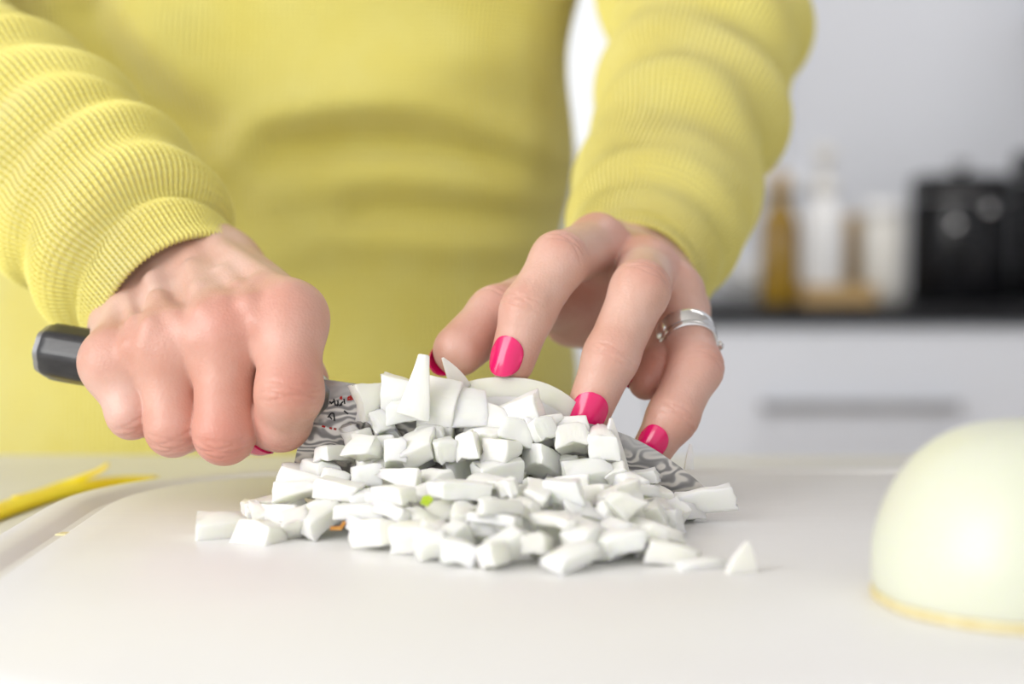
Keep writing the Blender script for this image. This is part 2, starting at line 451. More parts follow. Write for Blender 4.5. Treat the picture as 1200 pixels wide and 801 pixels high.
# ---- island: cabinets under the front worktop
IX0, IX1, IY0, IY1 = -0.9, 0.9, -0.35, 0.866
tag(box('island_worktop', IX0, IX1, IY0, IY1, WT - 0.03, WT, M['islandtop'], bevel=0.003), 'white island worktop under the cutting board', 'worktop')
for k, ll in enumerate(('under the island worktop below the yellow strip', 'under the island worktop below the diced onion', 'under the island worktop below the spare half onion')):
    x0 = IX0 + 0.03 + k * 0.58; x1 = x0 + 0.58
    c = empty('island_cabinet', ((x0 + x1) / 2, 0.25, 0), 'white cabinet unit ' + ll, 'cabinet', 'white island cabinets')
    box('body', x0 + 0.001, x1 - 0.001, IY0 + 0.05, 0.62, 0.08, WT - 0.03, M['cab'], c)
    box('plinth', x0 + 0.001, x1 - 0.001, IY0 + 0.1, 0.58, 0, 0.08, M['cab'], c)
    box('door', x0 + 0.003, x1 - 0.003, IY0 + 0.03, IY0 + 0.05, 0.085, WT - 0.034, M['cab'], c, bevel=0.0015)

# ------------------------------------------------------------------ cutting board
def board():
    x0, x1, y0, y1 = -0.169, 0.275, 0.335, 0.712
    R = 0.10
    def ring(inset, z, n=24):
        pts = []
        r = max(R - inset, 0.004)
        for cx, cy, a0 in ((x1 - R, y1 - R, 0), (x0 + R, y1 - R, 90), (x0 + R, y0 + R, 180), (x1 - R, y0 + R, 270)):
            for i in range(n + 1):
                a = math.radians(a0 + 90 * i / n)
                pts.append((cx + r * math.cos(a), cy + r * math.sin(a), z))
        return pts
    prof = [(0.003, WT + 0.0), (0.0, WT + 0.002), (0.0, ZB - 0.003), (0.001, ZB - 0.001), (0.003, ZB), (0.012, ZB),
            (0.0135, ZB - 0.0008), (0.0165, ZB - 0.0028), (0.0195, ZB - 0.0028), (0.0225, ZB - 0.0008), (0.024, ZB)]
    verts, faces = [], []
    rings = [ring(i, z) for i, z in prof]
    n = len(rings[0])
    for r in rings: verts += r
    for j in range(len(rings) - 1):
        for i in range(n):
            faces.append((j * n + i, j * n + (i + 1) % n, (j + 1) * n + (i + 1) % n, (j + 1) * n + i))
    faces.append(tuple((len(rings) - 1) * n + i for i in range(n)))
    faces.append(tuple(range(n - 1, -1, -1)))
    o = mesh_obj('cutting_board', verts, faces, M['board'], None, smooth=False)
    smooth_by_angle(o, 0.5)
    tag(o, 'large white plastic cutting board with rounded corners and juice groove', 'cutting board')
board()

# ------------------------------------------------------------------ surface extraction from distance fields
def smin(a, b, k):
    h = np.clip(0.5 + 0.5 * (b - a) / k, 0, 1)
    return b + (a - b) * h - k * h * (1 - h)

def cone(p, a, b, ra, rb):
    ab = (b - a).astype(np.float32)
    L = float(ab @ ab)
    h = np.clip(((p - a.astype(np.float32)) @ ab) / L, 0, 1)
    q = p - (a.astype(np.float32) + h[:, None] * ab)
    return np.sqrt((q * q).sum(1)) - (ra + (rb - ra) * h)

def polygonise(sdf, lo, hi, vox, block=6):
    lo = np.array(lo, dtype=np.float64); hi = np.array(hi)
    nb = np.maximum(np.ceil((hi - lo) / (vox * block)).astype(int), 1)
    n = nb * block + 1
    # coarse pass: keep only the blocks near the surface
    g = [lo[i] + (np.arange(nb[i]) + 0.5) * block * vox for i in range(3)]
    cc = np.stack(np.meshgrid(*g, indexing='ij'), -1).reshape(-1, 3).astype(np.float32)
    cd = sdf(cc)
    near = np.abs(cd) < block * vox * 1.25
    F = np.repeat(np.repeat(np.repeat(cd.reshape(nb), block, 0), block, 1), block, 2)
    F = np.pad(F, ((0, 1),) * 3, mode='edge').astype(np.float32)
    ids = np.argwhere(near.reshape(nb))
    off = np.stack(np.meshgrid(*[np.arange(block + 1)] * 3, indexing='ij'), -1).reshape(-1, 3)
    for s in range(0, len(ids), 1500):
        ii = (ids[s:s + 1500, None, :] * block + off[None]).reshape(-1, 3)
        pts = (lo + ii * vox).astype(np.float32)
        F[ii[:, 0], ii[:, 1], ii[:, 2]] = sdf(pts)
    S = F < 0
    C = tuple(slice(0, k - 1) for k in n)
    corners = [(a, b, c) for a in (0, 1) for b in (0, 1) for c in (0, 1)]
    cnt = np.zeros(n - 1, dtype=np.int8)
    for a, b, c in corners:
        cnt += S[a:n[0] - 1 + a, b:n[1] - 1 + b, c:n[2] - 1 + c]
    act = (cnt > 0) & (cnt < 8)
    idx = np.argwhere(act)
    vid = -np.ones(n - 1, dtype=np.int64)
    vid[act] = np.arange(len(idx))
    acc = np.zeros((len(idx), 3)); num = np.zeros(len(idx))
    for a in corners:
        for ax in range(3):
            if a[ax]: continue
            b = list(a); b[ax] = 1
            ia = idx + np.array(a); ib = idx + np.array(b)
            fa = F[ia[:, 0], ia[:, 1], ia[:, 2]]; fb = F[ib[:, 0], ib[:, 1], ib[:, 2]]
            x = (fa < 0) != (fb < 0)
            tt = np.where(x, fa / np.where(x, fa - fb, 1), 0)
            q = np.tile(np.array(a, dtype=float), (len(idx), 1)); q[:, ax] = tt
            acc[x] += q[x]; num[x] += 1
    verts = lo + (idx + acc / num[:, None]) * vox
    quads = []
    for ax in range(3):
        o1, o2 = (ax + 1) % 3, (ax + 2) % 3
        sl0 = [slice(1, k - 1) for k in n]; sl0[ax] = slice(0, n[ax] - 1)
        sl1 = list(sl0); sl1[ax] = slice(1, n[ax])
        A = S[tuple(sl0)]; B = S[tuple(sl1)]
        for flip, msk in ((False, A & ~B), (True, ~A & B)):
            e = np.argwhere(msk)
            if not len(e): continue
            e[:, o1] += 1; e[:, o2] += 1
            def vv(d1, d2):
                q = e.copy(); q[:, o1] += d1; q[:, o2] += d2
                return vid[q[:, 0], q[:, 1], q[:, 2]]
            qd = np.stack([vv(-1, -1), vv(0, -1), vv(0, 0), vv(-1, 0)], 1)
            quads.append(qd[:, ::-1] if flip else qd)
    quads = np.concatenate(quads)
    # settle the vertices on the surface
    for _ in range(2):
        p32 = verts.astype(np.float32)
        d = sdf(p32); e = 2e-4
        g = np.stack([sdf(p32 + np.eye(3, dtype=np.float32)[i] * np.float32(e)) - d for i in range(3)], 1) / e
        gl = np.maximum((g * g).sum(1), 0.2)
        step = np.clip(d / gl, -0.3 * vox, 0.3 * vox)
        verts = verts - g * step[:, None]
    return verts, quads

def unit(v):
    return v / np.linalg.norm(v)

class Hand:
    def __init__(s):
        s.fingers = []      # dict(j=[points], r=[radii], creases=[(J, t, dorsal, r, offs)])
        s.palm = []         # cones
        s.cut = []          # cones taken away (what the hand holds)
        s.red = []          # (point, radius, amount)
        s.ridge = []        # tendons: (a, b, r)
    def finger(s, pts, rad, crease=True):
        j = [P(*q) for q in pts]
        f = {'j': j, 'r': rad, 'cr': []}
        for i in range(1, len(j) - 1):
            a, b, c = j[i - 1], j[i], j[i + 1]
            v = unit(a - b) + unit(c - b)
            t = unit(c - a)
            if np.linalg.norm(v) < 0.15: v = np.array([0, -1, 0.2])
            dv = -v; dv = unit(dv - t * (dv @ t))
            if crease:
                offs = (-0.0030, -0.0011, 0.0009, 0.0028) if i == 1 else (-0.0014, 0.0004, 0.0020)
                f['cr'].append((b, t, dv, rad[i], offs))
            s.red.append((b + dv * rad[i], 0.010 if i == 1 else 0.008, 0.55 if i == 1 else 0.4))
        s.fingers.append(f)
        return f
    def sdf(s, p):
        pal = None
        for a, b, ra, rb in s.palm:
            d = cone(p, a, b, ra, rb)
            pal = d if pal is None else smin(pal, d, 0.009)
        for a, b, r in s.ridge:
            pal = smin(pal, cone(p, a, b, r, r), 0.006)
        F = None
        for f in s.fingers:
            j, r = f['j'], f['r']
            d = cone(p, j[0], j[1], r[0], r[1])
            for i in range(1, len(j) - 1):
                d = smin(d, cone(p, j[i], j[i + 1], r[i], r[i + 1]), 0.0035)
            for J, t_, dv, rr, offs in f['cr']:
                q = p - J.astype(np.float32)
                ln = np.sqrt((q * q).sum(1)) + 1e-9
                w = np.exp(-(ln / (1.55 * rr)) ** 6)
                dm = np.clip((q @ dv.astype(np.float32)) / ln * 1.8 - 0.35, 0, 1)
                sx = q @ t_.astype(np.float32)
                side = np.cross(t_, dv).astype(np.float32)
                wob = 0.0006 * np.sin((q @ side) * 520.0 + rr * 9000)
                g = 0
                for k, o in enumerate(offs):
                    g = g + (0.8 + 0.2 * ((k * 7) % 3)) * np.exp(-((sx - o + wob * (1 if k % 2 else -0.6)) / 0.00045) ** 2)
                d = d + 0.00042 * g * w * dm
                # soft pad of skin over the joint
                d = d - 0.0003 * w * dm
            F = d if F is None else smin(F, d, 0.0010)
        d = smin(pal, F, 0.006)
        for a, b, ra, rb in s.cut:
            d = np.maximum(d, -cone(p, a, b, ra, rb))
        return d
    def redness(s, v):
        r = np.zeros(len(v))
        for c, rad, am in s.red:
            r += am * np.exp(-(((v - c) ** 2).sum(1)) / rad ** 2)
        return np.clip(r, 0, 1)
    def build(s, vox, margin=0.03):
        pts = np.concatenate([np.array(f['j']) for f in s.fingers] + [np.array([a, b]) for a, b, _, _ in s.palm])
        return polygonise(s.sdf, pts.min(0) - margin, pts.max(0) + margin, vox)

# ------------------------------------------------------------------ the knife (placed first: the hand closes on it)
def knife_depth(px):           # the blade runs a little away from the camera towards the handle
    return 0.5815 + (860 - px) * 2.2e-5
HA, HB = P(58, 411, 0.624), P(384, 466, 0.5925)      # handle axis, butt to bolster
HR = 0.0104

# ------------------------------------------------------------------ hands
hr = Hand()     # the hand that grips the knife
FR = [
    ([(131, 424, .600), (154, 484, .5935), (166, 484, .617), (166, 455, .629)], [.0094, .0083, .0078, .0070]),
    ([(195, 407, .594), (203, 501, .5865), (215, 500, .612), (215, 468, .624)], [.0100, .0093, .0086, .0075]),
    ([(263, 388, .589), (263, 507, .580), (272, 505, .607), (272, 472, .619)], [.0108, .0102, .0095, .0082]),
    ([(340, 372, .588), (339, 460, .574), (330, 493, .5835), (310, 503, .5955)], [.0112, .0112, .0097, .0082]),
]
for p_, r_ in FR: hr.finger(p_, r_)
CM = [(152, 364, .645), (186, 345, .648), (220, 331, .648), (252, 323, .645)]
RM = [.0105, .0112, .0118, .0118]
for k in range(4):
    hr.palm.append((P(*FR[k][0][0]), P(*CM[k]), FR[k][1][0] * 1.0, RM[k] * 1.25))
    hr.ridge.append((P(*FR[k][0][0]) + np.array([0, -0.0036, 0.0076]), P(*CM[k]) + np.array([0.0, -0.006, 0.0122]), .0024))
# webs between the fingers
for k in range(3):
    q0 = P(*FR[k][0][0]) * .86 + P(*FR[k][0][1]) * .14; q1 = P(*FR[k + 1][0][0]) * .86 + P(*FR[k + 1][0][1]) * .14
    hr.palm.append((q0 + np.array([0, .0030, 0]), q1 + np.array([0, .0030, 0]), .0072, .0076))
    q0 = P(*FR[k][0][0]); q1 = P(*FR[k + 1][0][0])
    hr.palm.append((q0 + np.array([0, .001, 0]), q1 + np.array([0, .001, 0]), .0085, .0092))
# palm side mass, heel of the hand, thumb ball
hr.palm.append((P(150, 395, .632), P(290, 375, .628), .012, .014))
hr.palm.append((P(160, 352, .655), P(255, 322, .655), .017, .017))
# web between thumb and index
hr.palm.append((P(268, 325, .648), P(340, 372, .612), .013, .0105))
# forearm
hr.palm.append((P(172, 346, .652), P(95, 240, .685), .0225, .025))
hr.palm.append((P(220, 326, .652), P(120, 225, .685), .0230, .026))
# thumb, on the far side of the handle
hr.finger([(282, 345, .650), (338, 402, .632), (352, 448, .6165), (358, 486, .6095)], [.0125, .0105, .0095, .0078], crease=False)
hr.cut.append((HA, HB, HR, HR))
hr.cut.append((P(375, 462, knife_depth(375)), P(372, 500, knife_depth(375)), .0011, .0011))
for k, am in ((0, .55), (1, .6), (2, .95), (3, .75)):
    c = P(*FR[k][0][0]); hr.red.append((c + np.array([0, -.009, .004]), .013, am * 0.8))
hr.red.append((P(265, 470, .571), .015, .55)); hr.red.append((P(345, 430, .566), .013, .45)); hr.red.append((P(205, 470, .580), .012, .35))
hr.red.append((P(325, 508, .58), .009, .5)); hr.red.append((P(262, 525, .573), .012, .5)); hr.red.append((P(300, 365, .59), .014, .25))

hl = Hand()     # the hand that steadies the onion
FL = [
    ([(700, 288, .652), (655, 306, .612), (619, 364, .6025), (600, 423, .5990)], [.0110, .0101, .0094, .0080]),
    ([(757, 315, .649), (750, 340, .608), (716, 418, .5985), (689, 483, .5965)], [.0110, .0103, .0095, .0080]),
    ([(790, 344, .648), (814, 431, .615), (788, 488, .6055), (767, 522, .603)], [.0104, .0097, .0088, .0074]),
    ([(800, 366, .662), (786, 404, .633), (771, 432, .622), (757, 448, .619)], [.0092, .0082, .0074, .0064]),
]
for p_, r_ in FL: hl.finger(p_, r_)
CL = [(722, 306, .708), (744, 312, .710), (764, 328, .710), (776, 346, .708)]
RL = [.012, .012, .0118, .011]
for k in range(4):
    hl.palm.append((P(*FL[k][0][0]), P(*CL[k]), FL[k][1][0], RL[k] * 1.15))
    hl.ridge.append((P(*FL[k][0][0]) + np.array([0, .004, 0.0078]), P(*CL[k]) + np.array([0.0, 0, 0.0125]), .0024))
hl.palm.append((P(715, 345, .672), P(790, 372, .676), .012, .011))
hl.palm.append((P(672, 370, .674), P(742, 378, .684), .0125, .0125))
hl.palm.append((P(728, 318, .712), P(766, 338, .712), .0175, .0165))
hl.palm.append((P(733, 324, .708), P(770, 240, .785), .0205, .024))
hl.palm.append((P(755, 336, .708), P(790, 250, .785), .0200, .024))
# ball of the thumb
hl.palm.append((P(705, 344, .700), P(655, 344, .662), .0150, .0125))
hl.palm.append((P(668, 330, .66), P(700, 318, .662), .0085, .0095))
hl.finger([(655, 343, .662), (640, 346, .655), (582, 371, .628), (538, 410, .611)], [.0125, .0118, .0108, .0094])
for f_ in (hl, hr):
    for f in f_.fingers:
        f_.red.append((f['j'][-1], .011, .55))
for k, am in ((0, .5), (1, .5), (2, .45)):
    hl.red.append((P(*FL[k][0][0]) + np.array([0, -.002, .010]), .012, am))
hl.red.append((P(690, 345, .655), .022, .65)); hl.red.append((P(585, 375, .615), .014, .5)); hl.red.append((P(760, 430, .61), .018, .45))

# veins on the back of the gripping hand, laid on its surface
base_palm = hr.sdf
veins = []
for line in ([(150, 352), (158, 378), (150, 405)], [(178, 326), (184, 352), (176, 382), (168, 405)], [(184, 352), (205, 372), (228, 398)],
             [(222, 312), (232, 340), (236, 365)], [(300, 330), (292, 356), (300, 376)], [(262, 318), (280, 338), (292, 356)]):
    pl = []
    for x_, y_ in line:
        ds = np.linspace(.555, .69, 280)
        pp = np.array([P(x_, y_, d_) for d_ in ds], dtype=np.float32)
        hit = np.argmax(hr.sdf(pp) < 0.0)
        pl.append(P(x_, y_, ds[hit] + .0019))
    veins += list(zip(pl, pl[1:]))
for a_, b_ in veins:
    hr.ridge.append((a_, b_, .00060))

# ---- trunk (inside the sweater)
def trunk_sdf(p):
    d = None
    def cc(a, b, ra, rb): return cone(p, np.array(a), np.array(b), ra, rb)
    tx, ty = -0.13, 0.995
    for dx in (-0.065, 0, 0.065):
        e = cc((tx + dx, ty, 0.86), (tx + dx * 0.8, ty, 1.34), 0.078, 0.075)
        d = e if d is None else smin(d, e, 0.04)
    d = smin(d, cc((tx - 0.11, ty, 1.365), (tx + 0.11, ty, 1.365), 0.045, 0.045), 0.05)
    d = smin(d, cc((tx, ty + .01, 1.38), (tx, ty, 1.47), 0.055, 0.05), 0.04)
    for sx in (-1, 1):
        d = smin(d, cc((tx + sx * .085, ty, .86), (tx + sx * .09, ty + .01, .46), .082, .055), 0.03)
        d = smin(d, cc((tx + sx * .09, ty + .01, .46), (tx + sx * .09, ty + .03, .08), .052, .036), 0.03)
        d = smin(d, cc((tx + sx * .09, ty + .03, .05), (tx + sx * .095, ty - .1, .035), .036, .03), 0.03)
    # arms
    for A in ([P(165, 305, .660), P(86, 216, .692), P(20, 160, .716), P(-60, 105, .755), P(-140, 55, .81), P(-160, -60, .865), P(-120, -250, .925), np.array([-0.255, 1.0, 1.365])],
              [P(748, 322, .722), P(782, 222, .772), P(804, 150, .82), P(822, 80, .875), P(826, 0, .92), P(812, -130, .95), P(775, -300, .975), np.array([0.005, 1.0, 1.375])]):
        rs = (.019, .024, .026, .027, .029, .031, .034, .038)
        for i in range(7):
            d = smin(d, cone(p, A[i], A[i + 1], rs[i], rs[i + 1]), 0.012)
    return d

person = empty('person', (-0.13, 0.995, 0.0), 'person in a ribbed yellow sweater chopping onion with a knife', 'person')
vr, fr = hr.build(0.00065)
vl, fl_ = hl.build(0.00065)
vt, ft = polygonise(trunk_sdf, (-0.5, 0.60, -0.02), (0.32, 1.2, 1.56), 0.009, 4)
verts = np.concatenate([vr, vl, vt])
faces = fr.tolist() + (fl_ + len(vr)).tolist() + (ft + len(vr) + len(vl)).tolist()
body = mesh_obj('body', verts, faces, M['skin'], person)
body['label'] = 'bare hands with pink nails, one gripping the knife, one holding the onion'
red = np.concatenate([hr.redness(vr), hl.redness(vl), np.zeros(len(vt))]).astype(np.float32)
a_ = body.data.attributes.new('red', 'FLOAT', 'POINT')
a_.data.foreach_set('value', red)

# ---- finger nails
def nail(hand, dip, tip, r_tip, dorsal, width, length, over, back):
    ax = unit(tip - dip)
    n = dorsal - ax * (dorsal @ ax); n = unit(n)
    sd = np.cross(ax, n)
    # start behind the tip, end a little beyond the flesh
    s0 = -back; s1 = s0 + length
    nu, nv = 21, 33
    top = np.zeros((nv, nu, 3))
    for j in range(nv):
        v = j / (nv - 1)
        s_ = s0 + (s1 - s0) * v
        # outline: rounded cuticle, almond end
        e_ = (v - 0.44) / (0.445 if v < 0.44 else 0.565)
        wv = width / 2 * max(1 - abs(e_) ** (2.6 if v < 0.44 else 2.3), 0.0) ** 0.5 + 0.0003
        for i in range(nu):
            u = (i / (nu - 1)) * 2 - 1
            top[j, i] = tip + ax * s_ + sd * (u * wv) + n * (r_tip + 0.004)
    pts = top.reshape(-1, 3)
    # settle on the finger
    st = np.zeros(len(pts))
    for _ in range(12):
        st += np.clip(hand.sdf((pts - n * st[:, None]).astype(np.float32)) - 0.0002, -0.001, 0.004) * 0.8
    st = st.reshape(nv, nu)
    vs_ = np.linspace(0, 1, nv)
    keep = vs_ < 0.62
    fit = np.polyfit(vs_[keep], st[keep, nu // 2], 1)
    out = np.zeros_like(top)
    for j in range(nv):
        v = j / (nv - 1)
        base = fit[0] * v + fit[1] + 0.0004 * v * v
        for i in range(nu):
            lat = (top[j, i] - top[j, nu // 2]) @ sd
            q = min(abs(lat) / (width / 2), 1)
            sag = 0.0024 * q ** 2.3
            out[j, i] = top[j, i] - n * (base + sag) + n * (0.0006 + 0.0006 * math.sin(math.pi * min(v, 1)) * (1 - q * q))
    lower = out - n * 0.0011
    V = np.concatenate([out.reshape(-1, 3), lower.reshape(-1, 3)])
    F = []
    N = nu * nv
    for j in range(nv - 1):
        for i in range(nu - 1):
            a = j * nu + i
            F.append((a, a + 1, a + nu + 1, a + nu)); F.append((N + a, N + a + nu, N + a + nu + 1, N + a + 1))
    bd = [i for i in range(nu)] + [j * nu + nu - 1 for j in range(1, nv)] + [(nv - 1) * nu + i for i in range(nu - 2, -1, -1)] + [j * nu for j in range(nv - 2, 0, -1)]
    for k in range(len(bd)):
        a, b = bd[k], bd[(k + 1) % len(bd)]
        F.append((b, a, N + a, N + b))
    o = mesh_obj('fingernail', V, F, M['nail'], body)
    bm = bmesh.new(); bm.from_mesh(o.data)
    bmesh.ops.recalc_face_normals(bm, faces=bm.faces)
    for e in bm.edges:
        if len(e.link_faces) == 2 and e.calc_face_angle(0) > 1.0: e.smooth = False
    bm.to_mesh(o.data); bm.free()
    return o

def dors(f, i=1):
    a, b, c = f['j'][i - 1], f['j'][i], f['j'][-1]
    return -(unit(a - b) + unit(c - b))
f0, f1, f2, f3, f4 = hl.fingers
nail(hl, f0['j'][2], f0['j'][3], .0070, dors(f0) + np.array([-.15, 0, 0]), .0114, .0142, .002, .0070)
nail(hl, f1['j'][2], f1['j'][3], .0069, dors(f1) + np.array([0.0, 0, 0]), .0120, .0148, .002, .0070)
nail(hl, f2['j'][2], f2['j'][3], .0068, np.array([-0.25, -1, 0.3]), .0100, .0120, .002, .0055)
nail(hl, f3['j'][2], f3['j'][3], .0064, np.array([0.6, 0.5, 0.8]), .0085, .0105, .002, .0050)
nail(hl, f4['j'][2], f4['j'][3], .0094, np.array([-0.6, 0.85, -0.35]), .0115, .0135, .002, .0050)
g3 = hr.fingers[3]
nail(hr, g3['j'][2], g3['j'][3], .0082, np.array([-0.1, -0.9, -0.75]), .0118, .0135, .002, .0050)
nail(hr, hr.fingers[4]['j'][2], hr.fingers[4]['j'][3], .0078, np.array([0.2, 1, 0.1]), .0112, .0130, .002, .0055)

# ---- rings
def ring_band(name, c, ax, r, w, th, material, label):
    ax = unit(ax); u = unit(np.cross(ax, [0.0, 1, 0.2])); v = np.cross(ax, u)
    prof = [(-w / 2, 0), (-w / 2, th * .5), (-w * .36, th * .85), (0, th), (w * .36, th * .85), (w / 2, th * .5), (w / 2, 0)]
    n = 72; V, F = [], []
    for i in range(n):
        a = 2 * math.pi * i / n
        e = u * math.cos(a) + v * math.sin(a)
        for s_, h_ in prof: V.append(c + ax * s_ + e * (r + h_))
    m_ = len(prof)
    for i in range(n):
        for k in range(m_):
            F.append((i * m_ + k, i * m_ + (k + 1) % m_, ((i + 1) % n) * m_ + (k + 1) % m_, ((i + 1) % n) * m_ + k))
    return V, F
A, B = f2['j'][0], f2['j'][1]
ax = unit(B - A)
ra = lambda t_: f2['r'][0] + (f2['r'][1] - f2['r'][0]) * t_
c0 = A + (B - A) * 0.585
V, F = ring_band('', c0, ax, ra(.585) + .0001, .0062, .0014, None, '')
r1 = mesh_obj('finger_ring', V, F, M['silver']); smooth_by_angle(r1, 0.7)
tag(r1, 'plain wide silver band on the finger', 'ring', 'silver rings on one finger')
c1 = A + (B - A) * 0.690
rt = empty('finger_ring', tuple(c1), 'narrow silver ring set with a small clear stone', 'ring', 'silver rings on one finger')
V, F = ring_band('', c1, ax, ra(.690) + .0001, .0024, .0011, None, '')
o = mesh_obj('band', V, F, M['silver'], rt); smooth_by_angle(o, 0.7)
dirn = np.array([1.0, 0.15, -0.1]); dirn = unit(dirn - ax * (dirn @ ax))
sc_ = c1 + dirn * (ra(.690) + .0014)
def gem(c, d, r, name, material, prof, parent, n=10):
    d = unit(d); u = unit(np.cross(d, [0, 0.3, 1.0])); v = np.cross(d, u)
    V, F = [], []
    for rr, h_ in prof:
        for i in range(n):
            a = 2 * math.pi * i / n
            V.append(c + d * h_ + (u * math.cos(a) + v * math.sin(a)) * rr)
    for j in range(len(prof) - 1):
        for i in range(n): F.append((j * n + i, j * n + (i + 1) % n, (j + 1) * n + (i + 1) % n, (j + 1) * n + i))
    F.append(tuple(range(n - 1, -1, -1))); F.append(tuple((len(prof) - 1) * n + i for i in range(n)))
    return mesh_obj(name, V, F, material, parent, smooth=False)
gem(sc_, dirn, 0, 'setting', M['silver'], [(.0010, -.0006), (.0017, .0006), (.0019, .0010), (.0014, .0010), (.0004, .0002)], rt, 16)
gem(sc_, dirn, 0, 'stone', M['gem'], [(.0004, .0003), (.0015, .0014), (.0010, .0020)], rt, 8)

# ------------------------------------------------------------------ sweater
def catmull(pts, n):
    pts = np.array(pts, dtype=float)
    p = np.concatenate([[2 * pts[0] - pts[1]], pts, [2 * pts[-1] - pts[-2]]])
    # sample densely then by arc length
    out = []
    for i in range(1, len(p) - 2):
        for k in range(40):
            t_ = k / 40
            a, b, c, d = p[i - 1], p[i], p[i + 1], p[i + 2]
            out.append(0.5 * ((2 * b) + (-a + c) * t_ + (2 * a - 5 * b + 4 * c - d) * t_ ** 2 + (-a + 3 * b - 3 * c + d) * t_ ** 3))
    out.append(p[-2]); out = np.array(out)
    L = np.concatenate([[0], np.cumsum(np.linalg.norm(np.diff(out[:, :3], axis=0), axis=1))])
    s_ = np.linspace(0, L[-1], n)
    return np.stack([np.interp(s_, L, out[:, k]) for k in range(out.shape[1])], 1), s_

def sleeve(name, path, ribs, rib_amp, disp, n_along, label=None, parent=None, up=(0, -1, 0.4), flat=1.0):
    """path rows: x y z r ; first row is the cuff edge"""
    C, S = catmull(path, n_along)
    Tn = np.gradient(C[:, :3], axis=0); Tn /= np.linalg.norm(Tn, axis=1)[:, None]
    u = np.zeros_like(Tn)
    cur = np.array(up, dtype=float)
    for i in range(len(Tn)):
        cur = cur - Tn[i] * (cur @ Tn[i]); cur /= np.linalg.norm(cur); u[i] = cur
    w = np.cross(Tn, u)
    m_ = ribs * 6
    m_ = m_ + 1
    th = np.arange(m_) / (m_ - 1) * 2 * math.pi + math.pi      # the seam lies on the far side
    TH, SS = np.meshgrid(th, S)
    R = np.tile(C[:, 3][:, None], (1, m_)) + disp(TH, SS)
    R = R + rib_amp * np.cos(TH * ribs)
    fl2 = (flat + (1 - flat) * np.clip(S / 0.045, 0, 1))[:, None]
    u = u * fl2
    pts = C[:, None, :3] + R[..., None] * (np.cos(TH)[..., None] * u[:, None] + np.sin(TH)[..., None] * w[:, None])
    V = pts.reshape(-1, 3)
    # turn the cuff edge inwards
    inn = C[:3, None, :3] + (R[:3] - 0.0026)[..., None] * (np.cos(TH[:3])[..., None] * u[:3, None] + np.sin(TH[:3])[..., None] * w[:3, None])
    edge = C[0, None, :3] - Tn[0] * 0.0012 + (R[0] - 0.0013)[:, None] * (np.cos(th)[:, None] * u[0] + np.sin(th)[:, None] * w[0])
    n_ = len(S)
    i_, j_ = np.meshgrid(np.arange(m_ - 1), np.arange(n_ - 1))
    a = (j_ * m_ + i_).ravel(); b = (j_ * m_ + i_ + 1).ravel()
    Fq = np.stack([a, b, b + m_, a + m_], 1)
    o1 = len(V); V = np.concatenate([V, edge]); o2 = len(V); V = np.concatenate([V, inn.reshape(-1, 3)])
    ii = np.arange(m_ - 1); jj = ii + 1
    F2 = [np.stack([o1 + ii, o1 + jj, jj, ii], 1), np.stack([o2 + ii, o2 + jj, o1 + jj, o1 + ii], 1)]
    for k in range(2):
        F2.append(np.stack([o2 + (k + 1) * m_ + ii, o2 + (k + 1) * m_ + jj, o2 + k * m_ + jj, o2 + k * m_ + ii], 1))
    uu = TH.ravel() / (2 * math.pi) * ribs + 0.25; vv_ = SS.ravel() / 0.0024
    uv = np.stack([uu, vv_], 1)
    uv = np.concatenate([uv, np.tile(uv[:m_], (4, 1))])
    return mesh_obj(name, V, np.concatenate([Fq] + F2), M['knit'], parent, uv=uv)

g_ = lambda x, c, s_: np.exp(-((x - c) / s_) ** 2)
def disp_r(th, s):
    """sleeve of the knife arm: narrow cuff, deep fold behind it, puffed folds above"""
    d = 0.0 * th
    fold = 0.021 + 0.004 * np.cos(th - 0.6) + 0.002 * np.sin(3 * th)
    d -= 0.0052 * g_(s, fold, 0.0042)
    d += 0.0050 * g_(s, fold + 0.013, 0.009)
    # broad soft folds, bunched on the inner side of the bend, none alike
    for c_, w_, am, ph, k_ in ((.056, .0085, .0040, 0.6, 1.0), (.076, .010, .0050, -0.5, 1.4), (.101, .012, .0042, 0.9, .9), (.126, .010, .0050, 0.1, 1.2), (.158, .015, .0048, -0.8, 1.0), (.200, .018, .005, .4, 1.0)):
        cc_ = c_ + .011 * np.sin(th * k_ + ph * 2) + .004 * np.sin(2 * th + c_ * 90)
        d += am * g_(s, cc_, w_) * (0.45 + 0.55 * np.cos(th - ph))
        d -= am * .7 * g_(s, cc_ + w_ * 1.35, w_ * .6) * (0.45 + 0.55 * np.cos(th - ph))
    d -= 0.004 * g_(s, 0.058 + 0.006 * np.sin(th * 2), 0.005) * np.clip(np.cos(th + 1.6), 0, 1)
    return d
def disp_l(th, s):
    d = 0.0 * th
    d -= 0.002 * g_(s, 0.03, 0.006)
    d += 0.002 * g_(s, 0.043, 0.008)
    ph = s / 0.05 * 2 * math.pi + 1.6 * np.sin(th) + 0.4
    d += 0.0026 * np.clip((s - 0.05) / 0.05, 0, 1) * np.sin(ph)
    d += 0.0035 * np.clip((s - 0.03) / 0.05, 0, 1) * np.sin(s / 0.085 * 2 * math.pi - 1.5 * th + 1.8)
    return d

